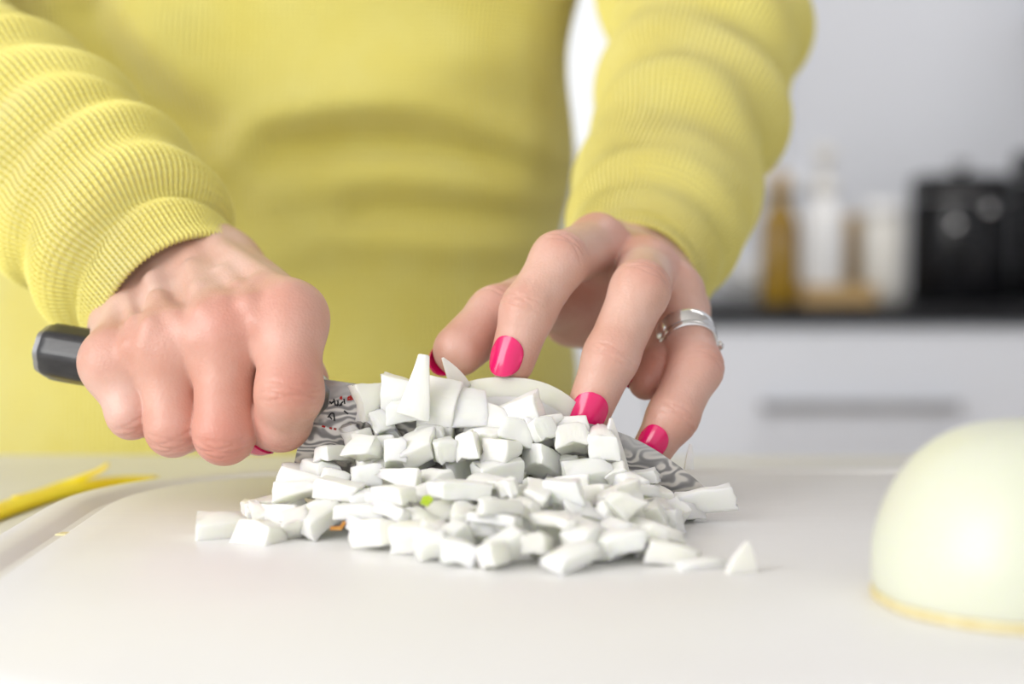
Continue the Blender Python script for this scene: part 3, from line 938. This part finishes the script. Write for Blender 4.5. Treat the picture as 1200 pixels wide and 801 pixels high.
def row(px, py, d, r):
    return list(P(px, py, d)) + [r]
sweater = None
def torso():
    tx, ty = -0.135, 1.0
    n_, m_ = 220, 360
    zs = np.linspace(ZB - 0.13, ZB + 0.52, n_)
    m_ = m_ + 1
    th = np.arange(m_) / (m_ - 1) * 2 * math.pi + math.pi / 2
    ribs = 330
    TH, Z = np.meshgrid(th, zs)
    hz = Z - ZB
    a = 0.172 - 0.006 * g_(hz, 0.10, 0.09) + 0.012 * g_(hz, 0.42, 0.14)
    b = 0.118 + 0.006 * g_(hz, 0.35, 0.12) - 0.004 * g_(hz, 0.05, 0.1)
    top = np.clip((hz - 0.40) / 0.12, 0, 1)
    a = a * (1 - 0.68 * top ** 2); b = b * (1 - 0.5 * top ** 2)
    ce = np.sign(np.cos(TH)) * np.abs(np.cos(TH)) ** 0.82
    se = np.sign(np.sin(TH)) * np.abs(np.sin(TH)) ** 0.9
    X = tx + a * ce; Y = ty + b * se
    front = np.clip(-np.sin(TH), 0, 1) ** 0.5
    D = 0 * X
    # soft folds across the front: (points in photo px at the depth of the belly, height, width)
    folds = [
        ([(150, 30), (240, 100), (360, 115), (480, 95), (620, 60)], .007, .022),
        ([(250, 190), (360, 140), (470, 128), (560, 148), (640, 180)], .0075, .013),
        ([(330, 235), (450, 205), (560, 215), (650, 235)], .006, .014),
        ([(300, 300), (420, 275), (540, 285), (660, 280)], .006, .013),
        ([(330, 170), (440, 165), (540, 178), (640, 206)], -.007, .010),
        ([(420, 250), (520, 250), (600, 258), (655, 255)], -.006, .009),
        ([(110, 20), (140, 70), (190, 120), (250, 160)], -.012, .014),
        ([(200, 60), (260, 140), (330, 200)], .005, .02),
        ([(645, 0), (640, 110), (625, 200)], .004, .015),
    ]
    for pl, am, sg in folds:
        pl = catmull([list(P(x_, y_, .90)[[0, 2]]) + [0] for x_, y_ in pl], 40)[0][:, :2]
        md = np.full(X.shape, 1e9)
        for q in pl:
            md = np.minimum(md, (X - q[0]) ** 2 + (Z - q[1]) ** 2)
        D += 1.5 * am * np.exp(-md / sg ** 2)
    X = X + D * 0.0
    Y = Y - D * front
    X = X + 0.004 * np.sin(hz * 52 + 0.6) * np.clip(np.cos(TH), 0, 1) ** 2
    V = np.stack([X, Y, Z], -1).reshape(-1, 3)
    i_, j_ = np.meshgrid(np.arange(m_ - 1), np.arange(n_ - 1))
    a_ = (j_ * m_ + i_).ravel(); b_ = (j_ * m_ + i_ + 1).ravel()
    F = np.stack([a_, b_, b_ + m_, a_ + m_], 1)
    # rib count follows the arc length, so that the ribs have one width all round
    seg = np.hypot(np.diff(X[60]), np.diff(Y[60]))
    arc = np.concatenate([[0], np.cumsum(seg)]) / seg.sum() * ribs
    uv = np.stack([np.tile(arc, (n_, 1)).ravel(), (Z / 0.0024).ravel()], 1)
    return mesh_obj('sweater', V, F, M['knit'], person, uv=uv)
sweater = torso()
sweater['label'] = 'ribbed yellow knit sweater'
path_r = [row(207, 354, .6420, .0328), row(195, 340, .6475, .0332), row(176, 316, .6560, .0355), row(140, 273, .671, .0395), row(86, 216, .692, .042),
          row(20, 160, .716, .0435), row(-60, 105, .755, .045), row(-140, 55, .81, .046), row(-160, -60, .865, .048), row(-120, -250, .925, .053), list(np.array([-0.255, 1.0, 1.365])) + [.062]]
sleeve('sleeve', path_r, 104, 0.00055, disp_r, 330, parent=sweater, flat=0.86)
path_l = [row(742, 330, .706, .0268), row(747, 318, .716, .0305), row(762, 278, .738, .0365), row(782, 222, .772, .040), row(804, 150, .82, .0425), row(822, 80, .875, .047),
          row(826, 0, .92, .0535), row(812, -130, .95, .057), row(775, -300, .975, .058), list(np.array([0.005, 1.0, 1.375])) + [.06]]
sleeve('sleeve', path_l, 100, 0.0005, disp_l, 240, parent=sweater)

# trousers below the worktop
def trousers():
    V, F = [], []
    bm = bmesh.new()
    for sx in (-1, 1):
        n = 28
        prof = [(.105, .885), (.098, .75), (.078, .46), (.066, .25), (.06, .09)]
        rings = []
        for k, (r, z) in enumerate(prof):
            cx = -0.13 + sx * (.06 + .03 * min(1, (0.885 - z) / .2)); cy = 0.995 + .012 * k / 2
            rings.append([bm.verts.new((cx + r * 1.02 * math.cos(2 * math.pi * i / n), cy + r * math.sin(2 * math.pi * i / n), z)) for i in range(n)])
        for a, b in zip(rings, rings[1:]):
            for i in range(n): bm.faces.new((a[i], a[(i + 1) % n], b[(i + 1) % n], b[i]))
    return bm_obj('trousers', bm, M['denim'], person, smooth=True)
trousers()

# ------------------------------------------------------------------ knife
knife = empty('chef_knife', tuple(HB), 'chef knife with wavy layered steel blade and dark handle', 'knife')
def blade():
    spine = [(366, 442), (420, 450), (500, 463), (600, 480), (690, 496), (730, 508), (765, 525), (800, 549), (830, 574), (846, 588)]
    edge = [(341, 561), (400, 574), (480, 588), (570, 600), (650, 608), (700, 611), (745, 611), (785, 607), (825, 597), (847, 589)]
    n = 80
    def res(pl):
        pl = np.array(pl, dtype=float)
        L = np.concatenate([[0], np.cumsum(np.hypot(*np.diff(pl, axis=0).T))])
        c = catmull([list(q) + [0] for q in pl], n)[0]
        return c[:, :2]
    sp, ed = res(spine), res(edge)
    rows = 9
    V = []
    for side in (-1, 1):
        for k in range(rows):
            f_ = k / (rows - 1)
            th = 0.00095 * (1 - f_) ** 0.75 + 0.00008
            for i in range(n):
                q = sp[i] * (1 - f_) + ed[i] * f_
                taper = 1 - 0.5 * i / (n - 1)
                V.append(P(q[0], q[1], knife_depth(q[0])) + np.array([0, side * th * taper, 0]))
    F = []
    N = rows * n
    for k in range(rows - 1):
        for i in range(n - 1):
            a = k * n + i
            F.append((a, a + n, a + n + 1, a + 1)); F.append((N + a, N + a + 1, N + a + n + 1, N + a + n))
    bd = [i for i in range(n)] + [k * n + n - 1 for k in range(1, rows)] + [(rows - 1) * n + i for i in range(n - 2, -1, -1)] + [k * n for k in range(rows - 2, 0, -1)]
    for k in range(len(bd)):
        a, b = bd[k], bd[(k + 1) % len(bd)]
        F.append((a, b, N + b, N + a))
    o = mesh_obj('blade', V, F, M['damascus'], knife)
    smooth_by_angle(o, 0.6)
    return o
bl = blade()
# writing on the blade: small brush strokes, black and red
def strokes(name, segs, material, wpx=1.7):
    V, F = [], []
    for (x0, y0, x1, y1) in segs:
        a = P(x0, y0, knife_depth(x0) - .0011); b = P(x1, y1, knife_depth(x1) - .0011)
        t_ = unit(b - a); nrm = np.array([0, -1.0, 0]); s_ = np.cross(t_, nrm) * wpx / 2 / 3400
        k = len(V)
        for dy in (0, 0.0004):
            V += [a - s_ + [0, dy, 0], a + s_ + [0, dy, 0], b + s_ + [0, dy, 0], b - s_ + [0, dy, 0]]
        F += [(k, k + 1, k + 2, k + 3), (k, k + 4, k + 5, k + 1), (k + 1, k + 5, k + 6, k + 2), (k + 2, k + 6, k + 7, k + 3), (k + 3, k + 7, k + 4, k)]
    return mesh_obj(name, V, F, material, bl, smooth=False)
strokes('maker_mark', [(386, 470, 389, 473), (388, 473, 391, 470), (391, 467, 393, 475), (392, 474, 396, 475), (396, 469, 396, 475), (399, 474, 402, 470), (403, 467, 404, 473), (397, 475, 401, 474),
                       (384, 489, 388, 484), (388, 484, 391, 484), (391, 484, 392, 493), (386, 488, 389, 491), (403, 481, 408, 485)], M['ink'])
strokes('maker_mark', [(398, 466, 401, 466), (400, 464, 400, 468), (408, 465, 414, 465), (408, 468, 414, 467), (411, 463, 411, 469), (408, 465, 408, 469), (414, 464, 414, 468),
                       (377, 499, 381, 500), (386, 501, 389, 502), (391, 502, 394, 503)], M['redink'], 2.2)
def handle():
    ax = unit(HB - HA); L = np.linalg.norm(HB - HA)
    up = np.array([0, 0, 1.0]); up = unit(up - ax * (up @ ax)); sd = np.cross(ax, up)
    def section(t_, k, n=32):
        out = []
        for i in range(n):
            a = 2 * math.pi * i / n
            r_ = HR * k * (1 + 0.035 * math.cos(8 * a))
            out.append(HA + ax * t_ + (up * math.sin(a) * 1.0 + sd * math.cos(a) * 0.96) * r_ * 0.99)
        return out
    def tube(name, prof, material):
        V, F = [], []
        n = 32
        for t_, k in prof: V += section(t_, k)
        for j in range(len(prof) - 1):
            for i in range(n): F.append((j * n + i, j * n + (i + 1) % n, (j + 1) * n + (i + 1) % n, (j + 1) * n + i))
        F.append(tuple(range(n - 1, -1, -1))); F.append(tuple((len(prof) - 1) * n + i for i in range(n)))
        o = mesh_obj(name, V, F, material, knife)
        smooth_by_angle(o, 0.7)
        return o
    tube('handle', [(0.0002, .90), (0.002, .99), (0.006, 1.0), (L * .5, .98), (L - .012, .95)], M['handle'])
    tube('end_cap', [(-0.0022, .70), (-0.0018, .86), (0.0002, .93), (0.0006, .90)], M['steel'])
    tube('bolster', [(L - .0122, .95), (L - .008, .93), (L - .002, .70), (L + .001, .30)], M['steel'])
handle()

# ------------------------------------------------------------------ onion
def hx(px, d): return (px - 600) / FPX * d
# the big half at the side, cut face down
def half_onion():
    c = empty('onion_half', (0.140, 0.450, ZB), 'peeled half onion lying cut side down, whole and round', 'onion')
    n, mth = 72, 44
    V, F = [], []
    R, H = 0.0445, 0.0470
    prof = []
    for k in range(mth + 1):
        t_ = k / mth
        a = t_ * math.pi / 2
        r = R * math.cos(a) ** 0.70; z = H * math.sin(a) ** 0.95
        r *= 1 - 0.05 * max(0, 1 - z / 0.018) ** 2
        prof.append((max(r, 0.0004), 0.0012 + z))
    prof = [(R * .90, 0.0), (R * .945, 0.0006)] + prof
    for r, z in prof:
        for i in range(n):
            a = 2 * math.pi * i / n
            w_ = 1 + 0.006 * math.sin(5 * a + 1) + 0.004 * math.sin(11 * a)
            V.append((0.140 + r * w_ * math.cos(a), 0.450 + r * w_ * 0.98 * math.sin(a), ZB + z))
    m_ = len(prof)
    for j in range(m_ - 1):
        for i in range(n): F.append((j * n + i, j * n + (i + 1) % n, (j + 1) * n + (i + 1) % n, (j + 1) * n + i))
    F.append(tuple(range(n - 1, -1, -1))); F.append(tuple((m_ - 1) * n + i for i in range(n)))
    mesh_obj('outer_layer', V, F, M['onionhalf'], c)
    # thin dry rim at the cut edge
    V, F = [], []
    for r, z in ((R * .955, 0.0), (R * .972, 0.0004), (R * .978, 0.0022), (R * .955, 0.0024)):
        for i in range(n):
            a = 2 * math.pi * i / n
            w_ = 1 + 0.006 * math.sin(5 * a + 1) + 0.004 * math.sin(11 * a)
            V.append((0.140 + r * w_ * math.cos(a), 0.450 + r * w_ * 0.98 * math.sin(a), ZB + z))
    for j in range(4):
        for i in range(n): F.append((j * n + i, j * n + (i + 1) % n, ((j + 1) % 4) * n + (i + 1) % n, ((j + 1) % 4) * n + i))
    mesh_obj('dry_rim', V, F, M['palechip'], c)
half_onion()

# the half under the fingers: a dome behind the blade, its cut face along the blade
def held_onion():
    cx, cy = hx(592, .60), 0.5918
    c = empty('held_onion', (cx, cy, ZB), 'half onion held by fingertips behind the blade, partly sliced', 'onion')
    W, H, Dp = 0.0375, 0.0472, 0.044
    def dome(scale, name, material, y_shift):
        V, F = [], []
        n, mth = 48, 22
        for k in range(mth + 1):
            a = k / mth * math.pi / 2
            for i in range(n + 1):
                b = math.pi * i / n
                r = math.cos(a) ** 0.85
                x_ = W * scale * r * math.cos(b)
                y_ = Dp * scale * r * math.sin(b)
                z_ = H * scale * math.sin(a) ** 0.85
                if k == 0: z_ = 0
                lean = 0
                V.append((cx + x_, cy + y_ - 0.075 * x_ + y_shift, ZB + 0.0004 + z_))
        for j in range(mth):
            for i in range(n): F.append((j * (n + 1) + i, j * (n + 1) + i + 1, (j + 1) * (n + 1) + i + 1, (j + 1) * (n + 1) + i))
        F.append(tuple([j * (n + 1) for j in range(mth + 1)] + [j * (n + 1) + n for j in range(mth, -1, -1)]))
        return mesh_obj(name, V, F, material, c)
    dome(1.0, 'outer_layer', M['onionouter'], 0.0)
    # inner layers show as slightly proud arcs on the cut face
    for k, s_ in enumerate((0.86, 0.70, 0.54, 0.38)):
        dome(s_, 'inner_layer', M['onion'], -0.0012 * (k + 1) * 0.5)
held_onion()

# ---- diced pieces
def piece_mesh(k, dims=None, taper=None):
    r = random.Random(100 + k)
    kind = k % 10
    if dims:       sx, sy, sz = dims
    elif kind < 5: sx, sy, sz = r.uniform(.0115, .0150), r.uniform(.0098, .0130), r.uniform(.0065, .0090)
    elif kind < 7: sx, sy, sz = r.uniform(.0135, .0165), r.uniform(.0075, .0095), r.uniform(.0045, .0062)
    elif kind < 8: sx, sy, sz = r.uniform(.0165, .0200), r.uniform(.0080, .0105), r.uniform(.0032, .0042)
    else:          sx, sy, sz = r.uniform(.0090, .0112), r.uniform(.0080, .0100), r.uniform(.0065, .0085)
    bm = bmesh.new()
    bmesh.ops.create_cube(bm, size=1)
    # a cut-out of an onion layer: uneven four-sided outline, one end often much narrower
    sh = r.uniform(-.35, .35); tp = r.choice((1.0, .9, .75, .45)); tb = r.uniform(.8, 1.15)
    if dims: sh *= .5; tp = taper or r.choice((1.0, .85, .7))
    jit = {}
    for v in bm.verts:
        cx_, cy_, cz_ = v.co
        key = (cx_ > 0, cy_ > 0)
        if key not in jit: jit[key] = (r.uniform(.78, 1.14), r.uniform(.78, 1.14))
        x_ = cx_ * sx * jit[key][0]; y_ = cy_ * sy * jit[key][1]
        if cx_ > 0: y_ *= tp
        if cz_ > 0: x_ *= tb; y_ *= tb
        x_ += sh * y_
        v.co = Vector((x_ + r.gauss(0, .0004), y_ + r.gauss(0, .0004), cz_ * sz * r.uniform(.82, 1.12)))
    bmesh.ops.subdivide_edges(bm, edges=bm.edges[:], cuts=3, use_grid_fill=True)
    cv = r.uniform(10, 34)
    for v in bm.verts:
        v.co.z -= cv * v.co.y * v.co.y * 1.6 + cv * 0.4 * v.co.x * v.co.x
        v.co += Vector((r.gauss(0, 1), r.gauss(0, 1), r.gauss(0, 1))) * 0.00013
    ed = [e for e in bm.edges if len(e.link_faces) == 2 and e.calc_face_angle(0) > 0.8]
    bmesh.ops.bevel(bm, geom=ed, offset=0.0006, segments=2, affect='EDGES', profile=0.6)
    bmesh.ops.recalc_face_normals(bm, faces=bm.faces)
    c = sum((v.co for v in bm.verts), Vector()) / len(bm.verts)
    for v in bm.verts: v.co -= c
    me = bpy.data.meshes.new('onion_dice')
    bm.to_mesh(me); bm.free()
    me.polygons.foreach_set('use_smooth', [True] * len(me.polygons))
    me.materials.append(M['onion'])
    return me
def sliver_mesh(k, L=.020, W=.007, T=.0028, bend=9.0):
    """pointed slip of an onion layer"""
    r = random.Random(500 + k)
    bm = bmesh.new()
    n = 8; rings = []
    for i in range(n + 1):
        t_ = i / n
        w_ = W / 2 * (1 - t_ ** 1.7) + 0.0004
        th = T / 2 * (1 - 0.6 * t_)
        z_ = (t_ - 0.5) * L
        x_ = bend * (t_ * L) ** 2 * (1 if k % 2 else -1)
        yb_ = 4 * (z_) ** 2
        rings.append([bm.verts.new((x_ + sx * w_, yb_ + sy * th, z_)) for sx, sy in ((-1, -1), (1, -1), (1, 1), (-1, 1))])
    for a, b in zip(rings, rings[1:]):
        for i in range(4): bm.faces.new((a[i], a[(i + 1) % 4], b[(i + 1) % 4], b[i]))
    bm.faces.new(rings[0][::-1]); bm.faces.new(rings[-1])
    ed = [e for e in bm.edges if len(e.link_faces) == 2 and e.calc_face_angle(0) > 0.8]
    bmesh.ops.bevel(bm, geom=ed, offset=0.0004, segments=1, affect='EDGES')
    bmesh.ops.recalc_face_normals(bm, faces=bm.faces)
    for e in bm.edges:
        if len(e.link_faces) == 2 and e.calc_face_angle(0) > 0.5: e.smooth = False
    me = bpy.data.meshes.new('onion_sliver')
    bm.to_mesh(me); bm.free()
    me.polygons.foreach_set('use_smooth', [True] * len(me.polygons))
    me.materials.append(M['onion'])
    return me
DICE = [piece_mesh(k) for k in range(40)]
DV = []
for me in DICE:
    a = np.zeros(len(me.vertices) * 3); me.vertices.foreach_get('co', a); DV.append(a.reshape(-1, 3))

def yblade(x):      # front face of the blade
    px = 600 + x / 0.584 * FPX
    return knife_depth(px) - 0.0012

def put(me, name, rot, loc, label, cat, group, scale=1.0):
    o = bpy.data.objects.new(name, me)
    o.rotation_euler = rot; o.location = loc; o.scale = (scale,) * 3
    COL.objects.link(o)
    return tag(o, label, cat, group)

# height map of what already lies in front of the blade
GX0, GY0, GS = -0.15, 0.44, 0.001
GNX, GNY = 290, 160
Hm = np.zeros((GNX, GNY))
gx = GX0 + (np.arange(GNX) + .5) * GS; gy = GY0 + (np.arange(GNY) + .5) * GS
GXX, GYY = np.meshgrid(gx, gy, indexing='ij')
BLY = np.array([yblade(x) for x in gx])[:, None]

pxs = [270, 300, 330, 370, 400, 425, 450, 487, 560, 640, 690, 715, 735, 760, 785, 812]
HMAX = np.interp(gx, [hx(p, .57) for p in pxs], [0, .006, .011, .019, .029, .036, .039, .040, .037, .037, .034, .028, .021, .013, .008, 0])[:, None]
LFR = np.interp(gx, [hx(p, .55) for p in (255, 340, 420, 500, 600, 700, 760, 812)], [.026, .050, .066, .086, .104, .096, .068, .038])[:, None]
dist = (BLY - GYY) / LFR
target = np.where(dist < 0, -1, HMAX * np.clip(1 - (BLY - GYY) / 0.034, 0, 1) ** 0.7)
target = np.maximum(target, np.where((dist >= 0) & (dist < 1), 0.019 * np.clip(1 - dist, 0, 1) ** 0.5 * np.clip(HMAX / .02, 0, 1), 0))

def drop(k, x, y, rot, lim=True, sink=0.0012):
    """lower a piece on what lies below; returns z of its centre or None"""
    R = np.array(rot.to_matrix())
    V = DV[k] @ R.T
    w = V + [x, y, 0]
    if (w[:, 1] > np.interp(w[:, 0], gx, BLY[:, 0]) - 0.0003).any(): return None
    i0, i1 = np.clip(((w[:, 0].min() - GX0) / GS), 0, GNX - 2), np.clip(((w[:, 0].max() - GX0) / GS), 1, GNX - 1)
    j0, j1 = np.clip(((w[:, 1].min() - GY0) / GS), 0, GNY - 2), np.clip(((w[:, 1].max() - GY0) / GS), 1, GNY - 1)
    i0, i1, j0, j1 = int(i0) + 1, int(i1), int(j0) + 1, int(j1)
    if i1 <= i0 or j1 <= j0: return None
    reg = Hm[i0:i1, j0:j1]
    base = np.percentile(reg, 62)
    on_board = base < 0.001
    zc = base - V[:, 2].min() - (0.0 if on_board else sink)
    if not on_board and zc + V[:, 2].min() < 0: zc = -V[:, 2].min()
    topz = zc + V[:, 2].max()
    ci, cj = (i0 + i1) // 2, (j0 + j1) // 2
    if lim is True and topz > target[ci, cj] + 0.005: return None
    if lim is not True and topz > lim: return None
    Hm[i0:i1, j0:j1] = np.maximum(reg, topz - 0.0012)
    return zc

LAB = 'small white diced onion piece in the heap in front of the blade'
GRP = 'diced onion heap on the board'
count = 0
R2 = random.Random(3)
def try_piece(k, x, y, rot, lim=True, label=LAB, name='onion_dice'):
    global count
    z = drop(k, x, y, rot, lim)
    if z is None: return False
    shape = 'blocky' if k % 10 < 5 else ('oblong' if k % 10 < 7 else ('thin flat' if k % 10 < 8 else 'small chunky'))
    where = 'resting against the blade' if yblade(x) - y < .012 else ('high in the heap' if z > .018 else ('lying on the board in the heap' if z < .006 else 'in the loose front of the heap'))
    put(DICE[k], name, rot, (x, y, ZB + z), shape + ' white onion dice ' + where, 'onion piece', GRP)
    count += 1
    return True
SQ = [k for k in range(40) if k % 10 < 5 or k % 10 > 7]
# first the cut pieces still stacked against the blade, course by course
for layer, (off, part, skip) in enumerate(((0.0072, 1.0, .10), (0.0175, .80, .12), (0.0275, .50, .15))):
    for course in range(8):
        x = hx(405 if layer == 0 else 385, .57) + R2.uniform(0, .006)
        while x < hx(735, .57):
            ci = int((x - GX0) / GS)
            if R2.random() > skip and HMAX[ci, 0] * part > course * .0075:
                k = R2.choice(SQ)
                flip = R2.choice((0, 0, 1.57))
                rot = Euler((flip + R2.gauss(0, .28), R2.gauss(0, .28), R2.gauss(0, .45) + R2.choice((0, 1.57))))
                for q in range(4):
                    y = yblade(x) - off - q * .001 + R2.gauss(0, .0008)
                    z0 = Hm[ci, min(int((y - GY0) / GS), GNY - 1)]
                    if z0 > HMAX[ci, 0] * part - .004: break
                    if try_piece(k, x, y, rot, lim=HMAX[ci, 0] * part + .003): break
            x += R2.uniform(.0078, .0108)
# then the loose heap before it
for attempt in range(9000):
    if count >= 270: break
    x = R2.uniform(hx(270, .55), hx(812, .55))
    y = yblade(x) - R2.uniform(0.006, 0.10)
    ci = int((x - GX0) / GS); cj = int((y - GY0) / GS)
    if not (0 <= ci < GNX and 0 <= cj < GNY) or target[ci, cj] < 0.003: continue
    k = R2.randrange(40)
    rot = Euler((R2.gauss(0, .38) + (R2.choice((0, 1.5)) if R2.random() < 0.45 else 0), R2.gauss(0, .38), R2.uniform(0, 6.28)))
    try_piece(k, x, y, rot)
# small bits in the hollows
SM = [k for k in range(40) if k % 10 > 7 or k % 10 in (5, 6)]
for attempt in range(4000):
    if count >= 235: break
    x = R2.uniform(hx(285, .55), hx(800, .55))
    y = yblade(x) - R2.uniform(0.006, 0.095)
    ci = int((x - GX0) / GS); cj = int((y - GY0) / GS)
    if not (0 <= ci < GNX and 0 <= cj < GNY) or target[ci, cj] < 0.003: continue
    rot = Euler((R2.gauss(0, .5) + R2.choice((0, 1.5)), R2.gauss(0, .5), R2.uniform(0, 6.28)))
    try_piece(R2.choice(SM), x, y, rot, lim=target[ci, cj] + .0085)
print('dice in heap', count)

# broad slices slipping off the held onion over the blade
def slab_mesh(k, w, h, t_):
    me = piece_mesh(300 + k, (w, h, t_)); me.name = 'onion_slice'
    return me
for k, (px, py, w, h, tz, lab) in enumerate((
        (516, 478, .013, .019, 0.15, 'upright onion slice leaning on the blade beside the tall pointed piece'),
        (545, 478, .013, .014, -0.1, 'onion slice leaning on the blade under the index finger nail'),
        (576, 494, .016, .013, 0.2, 'broad onion slice leaning on the blade between the painted nails'),
        (612, 488, .015, .013, -0.15, 'slanting onion slice hanging over the top of the blade'),
        (640, 503, .014, .012, 0.1, 'squarish onion slice leaning on the blade before the middle finger nail'),
        (668, 505, .013, .011, -0.05, 'rounded onion slice just below the middle finger nail'),
        (470, 462, .013, .014, 0.3, 'onion slice leaning on the blade at the start of the heap'),
        (431, 470, .0095, .0125, -0.2, 'loose onion slice stuck on the blade beside the black writing'),
        (452, 500, .017, .007, 0.9, 'narrow onion strip slanting across the blade'),
        (418, 515, .015, .005, 1.0, 'thinnest onion strip slanting across the blade below the writing'))):
    put(slab_mesh(k, w, h, .0055), 'onion_slice', Euler((1.57 - .22 + R2.gauss(0, .2), tz + R2.gauss(0, .12), R2.gauss(.05, .28))), tuple(P(px, py, knife_depth(px) - .0062)), lab, 'onion slice', 'onion slices on the blade')

# single pieces and slips with a place of their own
def lone(k, px, py, d, rot, label, name='onion_dice', me=None, scale=1.0, group=None):
    me = me or DICE[k]
    return put(me, name, Euler(rot), tuple(P(px, py, d)), label, 'onion piece', group, scale)
bigc = piece_mesh(6)
for v in bigc.vertices: v.co.x *= 1.55; v.co.y *= 0.9; v.co.z *= 1.9
lone(0, 824, 588, .5735, (0.05, -0.12, 0.12), 'long pale onion chunk lying against the blade near its tip', me=bigc, scale=0.95)
lone(2, 752, 636, .517, (0.5, 0.4, 0.9), 'slanting onion piece on the board beside the heap, below the blade belly')
lone(5, 788, 650, .500, (0.1, 0.3, 0.1), 'single onion piece at the right foot of the heap')
sm = sliver_mesh(1, .0105, .0085, .0035, 6)
lone(0, 871, 655, .487, (0.0, 0.15, 0.3), 'pointed onion slip standing alone on the board', 'onion_sliver', me=sm)
lone(7, 822, 663, .4935, (0.05, 0.0, 0.2), 'flat onion scrap on the board beside the pointed slip', scale=0.8)
lone(3, 258, 619, .546, (0.1, 0.05, 0.4), 'lone onion piece on the board apart from the heap')
lone(13, 308, 627, .5365, (0.1, 0.2, 0.9), 'onion piece between the lone piece and the heap')
lone(0, 491, 452, .5745, (1.4, -1.45, 0.15), 'tall pointed onion piece sticking up from the heap top', 'onion_slice', me=piece_mesh(331, (.019, .0125, .005), .22))
lone(0, 716, 527, .574, (0.1, -0.28, 0.4), 'curved onion slip with thin point against the blade', 'onion_sliver', me=sliver_mesh(5, .021, .0085, .003, 6))
lone(0, 532, 437, .590, (0.2, -0.5, 0.3), 'thin onion slip lying on the held onion below the thumb', 'onion_sliver', me=sliver_mesh(2, .014, .006, .0018, 6))
lone(0, 808, 535, .60, (0.0, 0.05, 0.3), 'tiny onion splinter standing behind the blade tip', 'onion_sliver', me=sliver_mesh(7, .009, .0025, .0012, 2))

# scraps
def heap_d(px, py):
    """how far away the heap's surface is along that line of sight"""
    for d_ in np.arange(.47, .60, .0005):
        q = P(px, py, d_)
        i, j = int((q[0] - GX0) / GS), int((q[1] - GY0) / GS)
        if 0 <= i < GNX and 0 <= j < GNY and q[2] - ZB < Hm[i, j] + .0012: return d_ - .0015
    return .56
def flake(name, px, py, d, pts, material, label, cat, th=.0006, tilt=(0, 0, 0)):
    bm = bmesh.new()
    lo_ = [bm.verts.new((x, y, 0)) for x, y in pts]; hi_ = [bm.verts.new((x * .94, y * .94, th)) for x, y in pts]
    bm.faces.new(lo_[::-1]); bm.faces.new(hi_)
    n = len(pts)
    for i in range(n): bm.faces.new((lo_[i], lo_[(i + 1) % n], hi_[(i + 1) % n], hi_[i]))
    o = bm_obj(name, bm, material)
    o.location = tuple(P(px, py, d)); o.rotation_euler = tilt
    return tag(o, label, cat)
dz = lambda py: 2000 * .098 / (py - 272.0)
flake('onion_skin_flake', 82, 626, dz(626.5), [(-.0045, -.002), (.001, -.0025), (.005, .0005), (.003, .002), (-.003, .0018)], M['palechip'], 'tiny pale yellow onion skin flake alone on the board', 'onion skin')
flake('onion_skin_flake', 396, 618, heap_d(396, 618), [(-.0025, -.0007), (.001, -.0009), (.0028, .0016), (.0018, .0022), (.0006, .0004), (-.0024, .0004)], M['skinchip'], 'brown dry onion skin shred caught in the heap', 'onion skin', tilt=(1.2, 0, 0.1))
flake('onion_sprout', 499, 588, heap_d(499, 588), [(-.0018, -.001), (.0008, -.0016), (.0022, .0006), (.0006, .0018), (-.0014, .001)], M['sprout'], 'bright green bit of onion sprout in the heap', 'onion piece', th=.0018, tilt=(0.9, 0.2, 0.1))

# ---- yellow strip behind the board
def strip():
    c = empty('yellow_strip', tuple(P(30, 590, .70)), 'thin bright yellow strip with forked curled end on the worktop beside the board', 'strip')
    def ribbon(name, pts, widths, th=.0012):
        C, S = catmull([list(q) + [w_] for q, w_ in zip(pts, widths)], 40)
        Tn = np.gradient(C[:, :3], axis=0); Tn /= np.linalg.norm(Tn, axis=1)[:, None]
        V, F = [], []
        for i in range(40):
            s_ = np.cross(Tn[i], [0, -0.35, 0.94]); s_ /= np.linalg.norm(s_)
            n_ = np.cross(s_, Tn[i])
            for a, b in ((-1, 0), (-.5, .55), (0, .7), (.5, .55), (1, 0), (0, -.6)):
                V.append(C[i, :3] + s_ * a * C[i, 3] + n_ * b * th)
        for i in range(39):
            for k in range(6): F.append((i * 6 + k, i * 6 + (k + 1) % 6, (i + 1) * 6 + (k + 1) % 6, (i + 1) * 6 + k))
        F.append(tuple(range(5, -1, -1))); F.append(tuple(39 * 6 + k for k in range(6)))
        return mesh_obj(name, V, F, M['yellowstrip'], c)
    gz = lambda px, py, up=.0008: P(px, py, 2000 * (.113 - up) / (py - 272.0))
    ribbon('strip_body', [gz(-60, 622, .002), gz(-10, 602, .002), gz(40, 585, .002), gz(90, 572, .002), gz(140, 564, .002), gz(185, 561, .002)], [.008, .0088, .0088, .008, .006, .0015], .0022)
    ribbon('curled_end', [gz(20, 583, .003), P(60, 572, .745), P(95, 560, .752), P(117, 551, .755), P(127, 543, .756)], [.003, .0035, .003, .0022, .0014], .0012)
strip()
